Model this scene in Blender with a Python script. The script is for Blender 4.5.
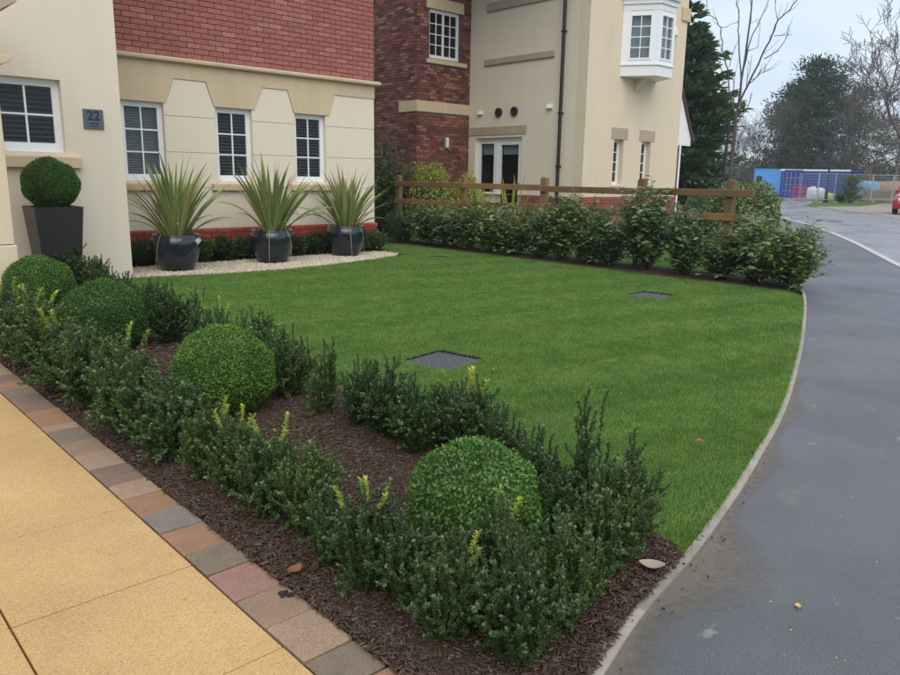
import bpy, bmesh, math, random
import numpy as np
from mathutils import Matrix, Vector

for o in list(bpy.data.objects): bpy.data.objects.remove(o)
scene = bpy.context.scene
COL = scene.collection
R_ = math.radians

# ---------------------------------------------------------------- camera
F, CAMH = 743.0, 1.3                       # focal length in photo pixels (900 wide), eye height in m
down = np.array([-55.0, 3462.0, F]); down /= np.linalg.norm(down)
up = -down
fw = np.array([0, 0, 1.0]) - up * up[2]; fw /= np.linalg.norm(fw)
rt = np.cross(fw, up); rt = rt if rt[0] > 0 else -rt
YAW = R_(47.189)
RM = np.array([fw * math.cos(YAW) + rt * math.sin(YAW), fw * math.sin(YAW) - rt * math.cos(YAW), up])
cam_d = bpy.data.cameras.new('camera'); cam = bpy.data.objects.new('camera', cam_d); COL.objects.link(cam)
cam_d.sensor_fit = 'HORIZONTAL'; cam_d.sensor_width = 36; cam_d.lens = F / 900 * 36
cam_d.clip_start = 0.05; cam_d.clip_end = 3000
cx, cy, cz = RM @ np.array([1, 0, 0]), RM @ np.array([0, -1, 0]), RM @ np.array([0, 0, -1])
cam.matrix_world = Matrix(((cx[0], cy[0], cz[0], 0), (cx[1], cy[1], cz[1], 0), (cx[2], cy[2], cz[2], CAMH), (0, 0, 0, 1)))
scene.camera = cam
def ray(px, py): return RM @ np.array([px - 450, py - 337.5, F])
def ground(px, py, z=0.0):
    r = ray(px, py); t = (z - CAMH) / r[2]; return np.array([r[0] * t, r[1] * t, z])
def far(px, dist):                          # ground point in the direction of a pixel column, at a distance
    r = ray(px, 180); s = dist / math.hypot(r[0], r[1]); return np.array([r[0] * s, r[1] * s, 0])
def project(p):
    v = RM.T @ (np.asarray(p, float) - np.array([0, 0, CAMH])); return v[0] / v[2] * F + 450, v[1] / v[2] * F + 337.5, v[2]

# ---------------------------------------------------------------- world, sun, exposure
SUN_EL, SUN_AZ = R_(48), R_(211)            # azimuth from +Y, clockwise
w = bpy.data.worlds.new('World'); scene.world = w; w.use_nodes = True
nt = w.node_tree; nt.nodes.clear()
N = nt.nodes.new
out = N('ShaderNodeOutputWorld'); bg = N('ShaderNodeBackground'); sky = N('ShaderNodeTexSky')
sky.sky_type = 'NISHITA'; sky.sun_disc = False; sky.sun_elevation = SUN_EL; sky.sun_rotation = SUN_AZ
sky.air_density = 1.2; sky.dust_density = 2.0
tc = N('ShaderNodeTexCoord'); mp = N('ShaderNodeMapping'); mp.inputs['Scale'].default_value = (1, 1, 2.6)
nz = N('ShaderNodeTexNoise'); nz.inputs['Scale'].default_value = 2.3; nz.inputs['Detail'].default_value = 6; nz.inputs['Roughness'].default_value = 0.52
rp = N('ShaderNodeValToRGB'); rp.color_ramp.elements[0].position = 0.36; rp.color_ramp.elements[0].color = (4.75, 5.75, 7.05, 1)
rp.color_ramp.elements[1].position = 0.66; rp.color_ramp.elements[1].color = (6.7, 7.4, 8.2, 1)
mx = N('ShaderNodeMix'); mx.data_type = 'RGBA'; mx.inputs[0].default_value = 0.88
L = nt.links.new
L(tc.outputs['Generated'], mp.inputs[0]); L(mp.outputs[0], nz.inputs['Vector']); L(nz.outputs[0], rp.inputs[0])
L(sky.outputs[0], mx.inputs[6]); L(rp.outputs[0], mx.inputs[7]); L(mx.outputs[2], bg.inputs[0]); L(bg.outputs[0], out.inputs[0])
bg.inputs[1].default_value = 0.1
sl = bpy.data.lights.new('sun', 'SUN'); sl.energy = 1.5; sl.angle = R_(60); sl.color = (1, 0.95, 0.87)
so = bpy.data.objects.new('sun', sl); COL.objects.link(so)
sd = Vector((math.sin(SUN_AZ) * math.cos(SUN_EL), math.cos(SUN_AZ) * math.cos(SUN_EL), math.sin(SUN_EL)))
so.rotation_euler = (-sd).to_track_quat('-Z', 'Y').to_euler(); so.location = (0, -10, 30)
vs = scene.view_settings; vs.view_transform = 'Standard'; vs.look = 'None'; vs.gamma = 1; vs.exposure = 0.56

# ---------------------------------------------------------------- materials
MATS = {}
def lin(c): return (c[0], c[1], c[2], 1)
def new_mat(name):
    m = bpy.data.materials.new(name); m.use_nodes = True; t = m.node_tree; t.nodes.clear()
    o = t.nodes.new('ShaderNodeOutputMaterial'); b = t.nodes.new('ShaderNodeBsdfPrincipled'); t.links.new(b.outputs[0], o.inputs[0])
    MATS[name] = m; return m, t, b, o
def noise(t, scale, detail=4, vec=None, rough=0.55):
    n = t.nodes.new('ShaderNodeTexNoise'); n.inputs['Scale'].default_value = scale; n.inputs['Detail'].default_value = detail
    n.inputs['Roughness'].default_value = rough
    if vec is not None: t.links.new(vec, n.inputs['Vector'])
    return n.outputs[0]
def ramp(t, fac, stops):
    r = t.nodes.new('ShaderNodeValToRGB'); t.links.new(fac, r.inputs[0]); e = r.color_ramp.elements
    while len(e) < len(stops): e.new(0.5)
    for k, (p, c) in enumerate(stops): e[k].position = p; e[k].color = lin(c) if len(c) == 3 else c
    return r.outputs[0]
def mixc(t, fac, a, b, mode='MIX'):
    m = t.nodes.new('ShaderNodeMix'); m.data_type = 'RGBA'; m.blend_type = mode
    for s, v in ((0, fac), (6, a), (7, b)):
        if hasattr(v, 'is_linked'): t.links.new(v, m.inputs[s])
        else: m.inputs[s].default_value = v if s == 0 else lin(v)
    return m.outputs[2]
def pos(t): return t.nodes.new('ShaderNodeNewGeometry').outputs['Position']
def bump(t, b, h, strength, dist):
    n = t.nodes.new('ShaderNodeBump'); n.inputs['Strength'].default_value = strength; n.inputs['Distance'].default_value = dist
    t.links.new(h, n.inputs['Height']); t.links.new(n.outputs[0], b.inputs['Normal'])
def rnd_obj(t): return t.nodes.new('ShaderNodeObjectInfo').outputs['Random']
def rnd_island(t): return t.nodes.new('ShaderNodeNewGeometry').outputs['Random Per Island']

def plain(name, c1, c2=None, scale=3, rough=0.6, bs=0, bd=0.003, bscale=60, metal=0, rnd=None, spec=0.5, coat=0, streak=0):
    """two-tone noise surface; rnd = 'obj' / 'island' gives each piece its own value shift"""
    m, t, b, o = new_mat(name); p = pos(t)
    c2 = c2 or tuple(x * 0.86 for x in c1)
    col = mixc(t, noise(t, scale, 5, p), c1, c2)
    if streak:
        mpn = t.nodes.new('ShaderNodeMapping'); mpn.inputs['Scale'].default_value = (1.6, 1.6, 0.22); t.links.new(p, mpn.inputs[0])
        s = ramp(t, noise(t, 2.2, 6, mpn.outputs[0], 0.65), [(0.42, (1, 1, 1)), (0.75, (1 - streak,) * 3)])
        col = mixc(t, 1.0, col, s, 'MULTIPLY')
    if rnd:
        r = rnd_obj(t) if rnd == 'obj' else rnd_island(t)
        col = mixc(t, 1.0, col, ramp(t, r, [(0, (0.78, 0.78, 0.8)), (1, (1.18, 1.15, 1.12))]), 'MULTIPLY')
    t.links.new(col, b.inputs['Base Color']); b.inputs['Roughness'].default_value = rough; b.inputs['Metallic'].default_value = metal
    b.inputs['Specular IOR Level'].default_value = spec; b.inputs['Coat Weight'].default_value = coat
    if bs: bump(t, b, noise(t, bscale, 5, p, 0.65), bs, bd)
    return m
def pieces(name, cols, rough=0.8, by='obj', bs=0.3, bscale=90, bd=0.003, nsc=30, namt=0.35):
    """each object / island takes its own colour out of cols"""
    m, t, b, o = new_mat(name); p = pos(t)
    r = rnd_obj(t) if by == 'obj' else rnd_island(t)
    col = ramp(t, r, [(k / max(1, len(cols) - 1), c) for k, c in enumerate(cols)])
    col = mixc(t, 1.0, col, ramp(t, noise(t, nsc, 5, p, 0.7), [(0.3, (1 - namt,) * 3), (0.7, (1 + namt * 0.6,) * 3)]), 'MULTIPLY')
    t.links.new(col, b.inputs['Base Color']); b.inputs['Roughness'].default_value = rough
    b.inputs['Specular IOR Level'].default_value = 0.3
    bump(t, b, noise(t, bscale, 5, p, 0.7), bs, bd); return m
def leaf(name, cols, rough=0.42, transl=0.3, spec=0.5, yellow=None):
    m, t, b, o = new_mat(name); p = pos(t)
    col = ramp(t, rnd_island(t), [(k / (len(cols) - 1) * 0.985, c) for k, c in enumerate(cols)] + [(0.995, (0.16, 0.11, 0.045))])
    col = mixc(t, 1.0, col, ramp(t, noise(t, 9, 3, p), [(0.3, (0.72,) * 3), (0.7, (1.25,) * 3)]), 'MULTIPLY')
    col = mixc(t, 1.0, col, ramp(t, rnd_obj(t), [(0, (0.74, 0.80, 0.86)), (0.5, (1, 1, 1)), (1, (1.32, 1.2, 0.92))]), 'MULTIPLY')
    b.inputs['Roughness'].default_value = rough; b.inputs['Specular IOR Level'].default_value = spec
    t.links.new(col, b.inputs['Base Color'])
    tr = t.nodes.new('ShaderNodeBsdfTranslucent'); t.links.new(mixc(t, 1.0, col, (1.3, 1.5, 0.7), 'MULTIPLY'), tr.inputs[0])
    ms = t.nodes.new('ShaderNodeMixShader'); ms.inputs[0].default_value = transl
    t.links.new(b.outputs[0], ms.inputs[1]); t.links.new(tr.outputs[0], ms.inputs[2]); t.links.new(ms.outputs[0], o.inputs[0]); return m
def glass(name, tint=(0.75, 0.8, 0.82), ior=1.5):
    m, t, b, o = new_mat(name); t.nodes.remove(b)
    tr = t.nodes.new('ShaderNodeBsdfTransparent'); tr.inputs[0].default_value = lin(tint)
    gl = t.nodes.new('ShaderNodeBsdfGlossy'); gl.inputs['Roughness'].default_value = 0.015
    fr = t.nodes.new('ShaderNodeFresnel'); fr.inputs[0].default_value = ior
    bf_ = t.nodes.new('ShaderNodeNewGeometry'); iv = t.nodes.new('ShaderNodeMath'); iv.operation = 'SUBTRACT'; iv.inputs[0].default_value = 1; t.links.new(bf_.outputs['Backfacing'], iv.inputs[1])
    mu = t.nodes.new('ShaderNodeMath'); mu.operation = 'MULTIPLY'; t.links.new(fr.outputs[0], mu.inputs[0]); t.links.new(iv.outputs[0], mu.inputs[1])
    ms = t.nodes.new('ShaderNodeMixShader'); t.links.new(mu.outputs[0], ms.inputs[0]); t.links.new(tr.outputs[0], ms.inputs[1]); t.links.new(gl.outputs[0], ms.inputs[2])
    t.links.new(ms.outputs[0], o.inputs[0]); return m

plain('render_cream', (0.735, 0.645, 0.515), (0.695, 0.605, 0.475), 1.7, 0.9, 0.25, 0.002, 260, streak=0.05, spec=0.2)
plain('render_yellow', (0.70, 0.59, 0.43), (0.65, 0.545, 0.395), 1.2, 0.9, 0.25, 0.002, 220, streak=0.07, spec=0.2)
plain('stone_tan', (0.60, 0.475, 0.315), (0.56, 0.435, 0.285), 2.2, 0.85, 0.2, 0.002, 180, streak=0.14, spec=0.2)
plain('stone_brown', (0.46, 0.37, 0.28), (0.41, 0.325, 0.245), 3, 0.85, 0.2, 0.002, 180, streak=0.15, spec=0.2)
pieces('brick_red', [(0.311, 0.112, 0.088), (0.348, 0.128, 0.1), (0.323, 0.117, 0.093), (0.378, 0.146, 0.117), (0.305, 0.11, 0.085), (0.415, 0.183, 0.152)], 0.85, 'obj', 0.5, 110, 0.004)
pieces('brick_red_rest', [(0.311, 0.112, 0.088), (0.348, 0.128, 0.1), (0.323, 0.117, 0.093), (0.378, 0.146, 0.117)], 0.85, 'island', 0.5, 110, 0.004)
pieces('brick_plinth', [(0.30, 0.055, 0.035), (0.34, 0.07, 0.045), (0.27, 0.05, 0.035)], 0.75, 'obj', 0.4, 110, 0.003)
pieces('brick_plinth_far', [(0.27, 0.085, 0.065), (0.31, 0.10, 0.075), (0.22, 0.075, 0.06)], 0.8, 'island', 0.4, 110, 0.003)
pieces('brick_multi', [(0.055, 0.033, 0.036), (0.19, 0.07, 0.05), (0.13, 0.055, 0.048), (0.26, 0.09, 0.062), (0.09, 0.045, 0.045), (0.23, 0.085, 0.055), (0.33, 0.155, 0.12), (0.16, 0.06, 0.048), (0.075, 0.042, 0.045)], 0.85, 'island', 0.5, 60, 0.004, 14)
plain('mortar_red', (0.15, 0.06, 0.048), None, 12, 0.95, 0.3)
plain('mortar_grey', (0.17, 0.125, 0.105), None, 12, 0.95, 0.3)
plain('upvc', (0.80, 0.80, 0.81), (0.77, 0.775, 0.785), 5, 0.32, spec=0.5)
plain('painted_white', (0.78, 0.775, 0.77), (0.72, 0.71, 0.70), 4, 0.45, spec=0.5)
glass('glass'); glass('glass_bright', (0.8, 0.86, 0.88), 1.75)
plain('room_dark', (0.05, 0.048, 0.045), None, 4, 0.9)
plain('blind_dark', (0.21, 0.20, 0.185), None, 9, 0.5)
plain('blind_pale', (0.46, 0.45, 0.42), None, 9, 0.6)
plain('net_curtain', (0.55, 0.57, 0.57), (0.40, 0.42, 0.43), 7, 0.9)
plain('slate_sign', (0.075, 0.09, 0.125), (0.10, 0.115, 0.15), 14, 0.5, 0.2)
plain('sign_black', (0.012, 0.012, 0.015), None, 9, 0.4)
plain('planter_black', (0.022, 0.020, 0.020), (0.028, 0.025, 0.024), 2, 0.42, 0.05, 0.001, 40)
plain('glaze_navy', (0.012, 0.015, 0.022), (0.022, 0.027, 0.036), 5, 0.16, 0.06, 0.003, 25, coat=0.5)
plain('soil', (0.035, 0.024, 0.017), (0.02, 0.014, 0.011), 30, 0.95, 0.8, 0.01, 60)
plain('iron_black', (0.012, 0.012, 0.014), None, 8, 0.4)
plain('pipe_black', (0.012, 0.011, 0.012), None, 8, 0.45)
plain('steel_grey', (0.25, 0.255, 0.275), (0.18, 0.185, 0.20), 18, 0.5, 0.2, 0.001, 120, metal=0.4)
plain('cover_metal', (0.06, 0.062, 0.072), (0.095, 0.096, 0.11), 22, 0.45, 0.3, 0.001, 150, metal=0.25)
plain('lamp_white', (0.7, 0.7, 0.7), None, 8, 0.4)
plain('roof_tile', (0.09, 0.055, 0.045), (0.06, 0.042, 0.04), 6, 0.8, 0.5, 0.01, 20)
plain('timber', (0.25, 0.145, 0.055), (0.155, 0.09, 0.04), 4, 0.75, 0.5, 0.003, 50, rnd='obj', streak=0.2)
plain('bark_dark', (0.052, 0.04, 0.034), (0.085, 0.068, 0.056), 14, 0.85, 0.6, 0.004, 60)
plain('bark_far', (0.115, 0.095, 0.083), (0.085, 0.07, 0.06), 2, 0.9)
plain('stem_green', (0.07, 0.06, 0.03), (0.05, 0.04, 0.025), 20, 0.8)
plain('concrete', (0.46, 0.43, 0.375), (0.22, 0.19, 0.15), 11, 0.9, 0.5, 0.003, 120, rnd='obj', spec=0.2)
plain('kerb_white', (0.56, 0.55, 0.53), (0.42, 0.41, 0.395), 1.2, 0.8, 0.3, 0.003, 80)
plain('block_pink', (0.33, 0.265, 0.235), (0.27, 0.21, 0.185), 0.8, 0.75, 0.3, 0.003, 30)
plain('blue_light', (0.085, 0.31, 0.66), None, 1, 0.45); plain('blue_dark', (0.015, 0.05, 0.27), None, 1, 0.45)
plain('tarp_blue', (0.10, 0.25, 0.42), (0.16, 0.33, 0.5), 1.5, 0.5); plain('sack_white', (0.62, 0.61, 0.62), None, 2, 0.8)
plain('hi_vis', (0.38, 0.62, 0.12), None, 2, 0.7); plain('barrier_red', (0.42, 0.03, 0.06), None, 2, 0.5)
plain('planks', (0.23, 0.14, 0.09), (0.33, 0.22, 0.15), 1.4, 0.8, rnd='obj')
plain('galvanised', (0.42, 0.43, 0.45), None, 3, 0.4, metal=0.5)
plain('car_red', (0.36, 0.012, 0.016), None, 1, 0.25, coat=1.0); plain('rubber', (0.02, 0.02, 0.02), None, 9, 0.8)
plain('alloy', (0.5, 0.5, 0.52), None, 9, 0.3, metal=0.8); plain('car_glass', (0.02, 0.025, 0.03), None, 9, 0.06); plain('headlamp', (0.7, 0.72, 0.75), None, 9, 0.12)
plain('leaf_dry', (0.30, 0.11, 0.045), (0.2, 0.08, 0.04), 60, 0.7); plain('leaf_pale', (0.46, 0.39, 0.31), (0.34, 0.28, 0.22), 60, 0.8); plain('leaf_yellow', (0.55, 0.40, 0.10), None, 60, 0.7)
plain('clod', (0.03, 0.022, 0.02), None, 60, 0.95, 0.5, 0.004, 90)
for nm, c in (('sett_rust', (0.36, 0.20, 0.115)), ('sett_tan', (0.385, 0.265, 0.17)), ('sett_grey', (0.235, 0.18, 0.125)), ('sett_blue', (0.25, 0.21, 0.165)), ('sett_pink', (0.36, 0.20, 0.15)), ('sett_olive', (0.325, 0.22, 0.14)), ('sett_dark', (0.25, 0.165, 0.12))):
    m, t, b, o = new_mat(nm); p = pos(t)
    cc = mixc(t, noise(t, 13, 5, p, 0.65), tuple(x * 1.12 for x in c), (c[0] * 0.6, c[1] * 0.62, c[2] * 0.66))
    cc = mixc(t, 1.0, cc, ramp(t, noise(t, 190, 3, p, 0.7), [(0.35, (0.72,) * 3), (0.65, (1.22,) * 3)]), 'MULTIPLY')
    t.links.new(cc, b.inputs['Base Color']); b.inputs['Roughness'].default_value = 0.82; b.inputs['Specular IOR Level'].default_value = 0.25
    bump(t, b, noise(t, 140, 5, p, 0.7), 0.45, 0.003)

# driveway: sandy exposed aggregate
m, t, b, o = new_mat('aggregate'); p = pos(t)
vor = t.nodes.new('ShaderNodeTexVoronoi'); vor.inputs['Scale'].default_value = 330; t.links.new(p, vor.inputs['Vector'])
sp = t.nodes.new('ShaderNodeSeparateColor'); t.links.new(vor.outputs['Color'], sp.inputs[0])
base = ramp(t, sp.outputs[0], [(0, (0.30, 0.165, 0.065)), (0.05, (0.52, 0.315, 0.13)), (0.5, (0.60, 0.378, 0.165)), (0.95, (0.64, 0.425, 0.205)), (1, (0.70, 0.54, 0.34))])
dk = ramp(t, noise(t, 120, 3, p, 0.6), [(0.58, (1, 1, 1)), (0.72, (0.52, 0.46, 0.38))])
big = ramp(t, noise(t, 1.7, 5, p), [(0.3, (0.88, 0.87, 0.85)), (0.7, (1.06, 1.06, 1.05))])
col = mixc(t, 1.0, mixc(t, 0.75, base, dk, 'MULTIPLY'), big, 'MULTIPLY')
col = mixc(t, 1.0, col, ramp(t, noise(t, 48, 3, p, 0.6), [(0.685, (1, 1, 1)), (0.73, (0.42, 0.36, 0.30))]), 'MULTIPLY')
col = mixc(t, 1.0, col, ramp(t, noise(t, 0.8, 7, p, 0.7), [(0.3, (0.86, 0.85, 0.83)), (0.55, (1, 1, 1))]), 'MULTIPLY')
t.links.new(col, b.inputs['Base Color']); b.inputs['Roughness'].default_value = 0.85; b.inputs['Specular IOR Level'].default_value = 0.25
bump(t, b, vor.outputs['Distance'], 0.35, 0.003)
plain('joint_dirt', (0.10, 0.07, 0.04), None, 30, 0.95)

def tarmac(name, a, c, wet):
    m, t, b, o = new_mat(name); p = pos(t)
    col = mixc(t, noise(t, 1.1, 6, p, 0.6), a, c)
    col = mixc(t, 1.0, col, ramp(t, noise(t, 260, 3, p, 0.75), [(0.33, (0.5,) * 3), (0.5, (0.95,) * 3), (0.68, (1.7,) * 3)]), 'MULTIPLY')
    col = mixc(t, 1.0, col, ramp(t, noise(t, 0.9, 7, p, 0.68), [(0.36, (0.86,) * 3), (0.64, (1.1,) * 3)]), 'MULTIPLY')
    st = ramp(t, noise(t, 2.7, 6, p, 0.7), [(0.64, (0, 0, 0)), (0.75, (1, 1, 1))])
    mpn = t.nodes.new('ShaderNodeMapping'); mpn.inputs['Location'].default_value = (7.3, 2.2, 0); t.links.new(p, mpn.inputs[0])
    st2 = ramp(t, noise(t, 11, 4, mpn.outputs[0], 0.6), [(0.655, (0, 0, 0)), (0.73, (0.8,) * 3)])
    col = mixc(t, mixc(t, 0.6, st, (0, 0, 0)), col, (0.23, 0.205, 0.165))
    col = mixc(t, st2, col, (0.27, 0.26, 0.24))
    t.links.new(col, b.inputs['Base Color'])
    rr = ramp(t, noise(t, 0.7, 5, p, 0.6), [(0.38, (wet,) * 3), (0.66, (wet + 0.26,) * 3)])
    t.links.new(rr, b.inputs['Roughness']); bump(t, b, noise(t, 300, 4, p, 0.75), 0.5, 0.0035); return m
tarmac('tarmac_near', (0.098, 0.097, 0.103), (0.135, 0.132, 0.137), 0.40)
tarmac('tarmac_far', (0.098, 0.10, 0.113), (0.124, 0.126, 0.14), 0.36)
tarmac('tarmac_road', (0.24, 0.24, 0.265), (0.28, 0.28, 0.30), 0.2)

# lawn: soil sheet and blades share a colour field (worn and yellowed patches)
def grass_mat(name, dark, mid, pale, transl):
    m, t, b, o = new_mat(name); p = pos(t)
    r = rnd_island(t)
    col = ramp(t, r, [(0, dark), (0.55, mid), (0.93, pale), (1, (0.30, 0.27, 0.10))])
    n1 = noise(t, 1.5, 5, p, 0.6); n2 = noise(t, 5.5, 4, p, 0.6)
    col = mixc(t, ramp(t, n1, [(0.46, (0, 0, 0)), (0.72, (0.65,) * 3)]), col, (pale[0] * 1.1, pale[1] * 0.95, pale[2]))
    col = mixc(t, 1.0, col, ramp(t, n2, [(0.3, (0.72, 0.8, 0.72)), (0.7, (1.22, 1.15, 1.1))]), 'MULTIPLY')
    t.links.new(col, b.inputs['Base Color']); b.inputs['Roughness'].default_value = 0.55; b.inputs['Specular IOR Level'].default_value = 0.3
    if transl:
        tr = t.nodes.new('ShaderNodeBsdfTranslucent'); t.links.new(col, tr.inputs[0]); ms = t.nodes.new('ShaderNodeMixShader'); ms.inputs[0].default_value = transl
        t.links.new(b.outputs[0], ms.inputs[1]); t.links.new(tr.outputs[0], ms.inputs[2]); t.links.new(ms.outputs[0], o.inputs[0])
grass_mat('grass', (0.098, 0.215, 0.044), (0.158, 0.31, 0.066), (0.255, 0.375, 0.095), 0.4)
plain('lawn_soil', (0.09, 0.17, 0.035), (0.07, 0.12, 0.03), 8, 0.95, 0.6, 0.02, 70, spec=0.1)
plain('rough_grass', (0.075, 0.15, 0.03), (0.10, 0.15, 0.04), 2.2, 0.95, 0.6, 0.02, 30, spec=0.1)
plain('ground_far', (0.10, 0.13, 0.045), (0.13, 0.12, 0.06), 0.2, 0.95, spec=0.1)
plain('mulch', (0.085, 0.056, 0.043), (0.05, 0.034, 0.027), 40, 0.95, 0.9, 0.02, 55, spec=0.15)
pieces('bark_chip', [(0.045, 0.027, 0.02), (0.095, 0.056, 0.04), (0.07, 0.042, 0.03), (0.13, 0.082, 0.056), (0.055, 0.034, 0.026), (0.19, 0.135, 0.095)], 0.9, 'island', 0.3, 200, 0.002)
pieces('gravel_stone', [(0.50, 0.42, 0.29), (0.62, 0.55, 0.42), (0.57, 0.48, 0.34), (0.70, 0.65, 0.55), (0.44, 0.36, 0.25)], 0.85, 'island', 0.2, 100, 0.002)
leaf('holly_leaf', [(0.0369, 0.0733, 0.0242), (0.0639, 0.1202, 0.0363), (0.0922, 0.1602, 0.0509), (0.1413, 0.2175, 0.0788)], 0.36, 0.28, 0.55)
leaf('box_leaf', [(0.0616, 0.141, 0.026), (0.0961, 0.2032, 0.0355), (0.1294, 0.2484, 0.0473), (0.1725, 0.2992, 0.0709)], 0.36, 0.32, 0.55)
leaf('clipped_leaf', [(0.0518, 0.1238, 0.0194), (0.0778, 0.1703, 0.0259), (0.1026, 0.2064, 0.0367), (0.135, 0.2425, 0.054)], 0.45, 0.32, 0.4)
leaf('shoot_leaf', [(0.20, 0.29, 0.045), (0.32, 0.39, 0.07), (0.46, 0.47, 0.11)], 0.45, 0.35)
leaf('laurel_leaf', [(0.0663, 0.1193, 0.0528), (0.1073, 0.1749, 0.0743), (0.156, 0.2385, 0.099), (0.234, 0.3021, 0.132)], 0.32, 0.26, 0.55)
leaf('olive_leaf', [(0.066, 0.108, 0.042), (0.096, 0.144, 0.054), (0.144, 0.192, 0.078)], 0.5, 0.25)
leaf('gold_leaf', [(0.17, 0.20, 0.04), (0.28, 0.30, 0.06), (0.36, 0.36, 0.09)], 0.5, 0.35)
leaf('variegated_leaf', [(0.045, 0.085, 0.025), (0.08, 0.13, 0.04), (0.15, 0.19, 0.07), (0.30, 0.33, 0.15)], 0.45, 0.25)
leaf('conifer_leaf', [(0.0552, 0.1058, 0.069), (0.0828, 0.1472, 0.092), (0.1265, 0.1955, 0.1242)], 0.65, 0.12, 0.25)
leaf('pine_leaf', [(0.0322, 0.0608, 0.0314), (0.0517, 0.0873, 0.0411), (0.0805, 0.1125, 0.0543)], 0.7, 0.12, 0.2)
leaf('winter_leaf', [(0.085, 0.085, 0.045), (0.12, 0.11, 0.065), (0.15, 0.13, 0.085)], 0.8, 0.15, 0.2)
# flax leaf: green with a paler margin
m, t, b, o = new_mat('flax_leaf'); p = pos(t)
col = ramp(t, rnd_obj(t), [(0, (0.13, 0.20, 0.06)), (0.5, (0.20, 0.275, 0.085)), (0.85, (0.32, 0.34, 0.12)), (1, (0.36, 0.28, 0.12))])
at = t.nodes.new('ShaderNodeAttribute'); at.attribute_name = 'edge'
col = mixc(t, at.outputs['Fac'], col, (0.58, 0.54, 0.24)); col = mixc(t, 1.0, col, ramp(t, noise(t, 40, 3, p), [(0.3, (0.8,) * 3), (0.7, (1.15,) * 3)]), 'MULTIPLY')
t.links.new(col, b.inputs['Base Color']); b.inputs['Roughness'].default_value = 0.42
tr = t.nodes.new('ShaderNodeBsdfTranslucent'); t.links.new(col, tr.inputs[0]); ms = t.nodes.new('ShaderNodeMixShader'); ms.inputs[0].default_value = 0.2
t.links.new(b.outputs[0], ms.inputs[1]); t.links.new(tr.outputs[0], ms.inputs[2]); t.links.new(ms.outputs[0], o.inputs[0])
plain('flax_dead', (0.42, 0.31, 0.17), (0.30, 0.2, 0.1), 20, 0.7)

# ---------------------------------------------------------------- mesh helpers
class MB:
    def __init__(s): s.v = []; s.f = []
    def add(s, v, f):
        n = len(s.v); s.v += [tuple(map(float, q)) for q in v]; s.f += [tuple(i + n for i in g) for g in f]; return s
    def box(s, x0, x1, y0, y1, z0, z1):
        return s.add([(x0, y0, z0), (x1, y0, z0), (x1, y1, z0), (x0, y1, z0), (x0, y0, z1), (x1, y0, z1), (x1, y1, z1), (x0, y1, z1)],
                     [(0, 3, 2, 1), (4, 5, 6, 7), (0, 1, 5, 4), (1, 2, 6, 5), (2, 3, 7, 6), (3, 0, 4, 7)])
    def prism(s, poly, ax, a, b):
        """polygon in the two other axes, swept along ax (0,1,2) from a to b"""
        def p3(q, w): return ((w, q[0], q[1]), (q[0], w, q[1]), (q[0], q[1], w))[ax]
        n = len(poly); V = [p3(q, a) for q in poly] + [p3(q, b) for q in poly]
        return s.add(V, [tuple(range(n)), tuple(range(2 * n - 1, n - 1, -1))] + [(i, (i + 1) % n + 0, (i + 1) % n + n, i + n) for i in range(n)])
    def lathe(s, prof, n=32, c=(0, 0, 0)):
        V, Fc = [], []
        for r, z in prof:
            for k in range(n): a = 2 * math.pi * k / n; V.append((c[0] + r * math.cos(a), c[1] + r * math.sin(a), c[2] + z))
        for j in range(len(prof) - 1):
            for k in range(n): Fc.append((j * n + k, j * n + (k + 1) % n, (j + 1) * n + (k + 1) % n, (j + 1) * n + k))
        Fc.append(tuple(range(n - 1, -1, -1))); Fc.append(tuple((len(prof) - 1) * n + k for k in range(n)))
        return s.add(V, Fc)
    def tube(s, p0, p1, r0, r1=None, n=8):
        r1 = r0 if r1 is None else r1
        v, f = tubes([(p0, p1, r0, r1)], n, cap=True); return s.add(v, f)
    def build(s, name, mat, parent=None, bevel=0, smooth=False, fix=True, loc=None):
        me = bpy.data.meshes.new(name); me.from_pydata(s.v, [], s.f)
        if fix or bevel:
            bm = bmesh.new(); bm.from_mesh(me); bmesh.ops.recalc_face_normals(bm, faces=bm.faces)
            if bevel: bmesh.ops.bevel(bm, geom=bm.edges[:], offset=bevel, segments=1, affect='EDGES', profile=0.5)
            bm.to_mesh(me); bm.free()
        return link(name, me, mat, parent, smooth, loc)
def link(name, me, mat, parent=None, smooth=False, loc=None):
    if mat and not me.materials: me.materials.append(MATS[mat])
    if smooth: me.polygons.foreach_set('use_smooth', [True] * len(me.polygons))
    o = bpy.data.objects.new(name, me); COL.objects.link(o)
    if parent: o.parent = parent
    if loc is not None: o.location = loc
    return o
def tubes(segs, n=5, cap=False):
    V, Fc = [], []
    for p0, p1, r0, r1 in segs:
        p0 = np.asarray(p0, float); p1 = np.asarray(p1, float); d = p1 - p0; L_ = np.linalg.norm(d)
        if L_ < 1e-6: continue
        d /= L_; a = np.cross(d, (0, 0, 1) if abs(d[2]) < 0.9 else (1, 0, 0)); a /= np.linalg.norm(a); c = np.cross(d, a); k0 = len(V)
        for q, r in ((p0, r0), (p1, r1)):
            for k in range(n): g = 2 * math.pi * k / n; V.append(tuple(q + r * (a * math.cos(g) + c * math.sin(g))))
        for k in range(n): Fc.append((k0 + k, k0 + (k + 1) % n, k0 + n + (k + 1) % n, k0 + n + k))
        if cap: Fc.append(tuple(k0 + k for k in range(n))); Fc.append(tuple(k0 + n + k for k in range(n - 1, -1, -1)))
    return V, Fc
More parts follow.
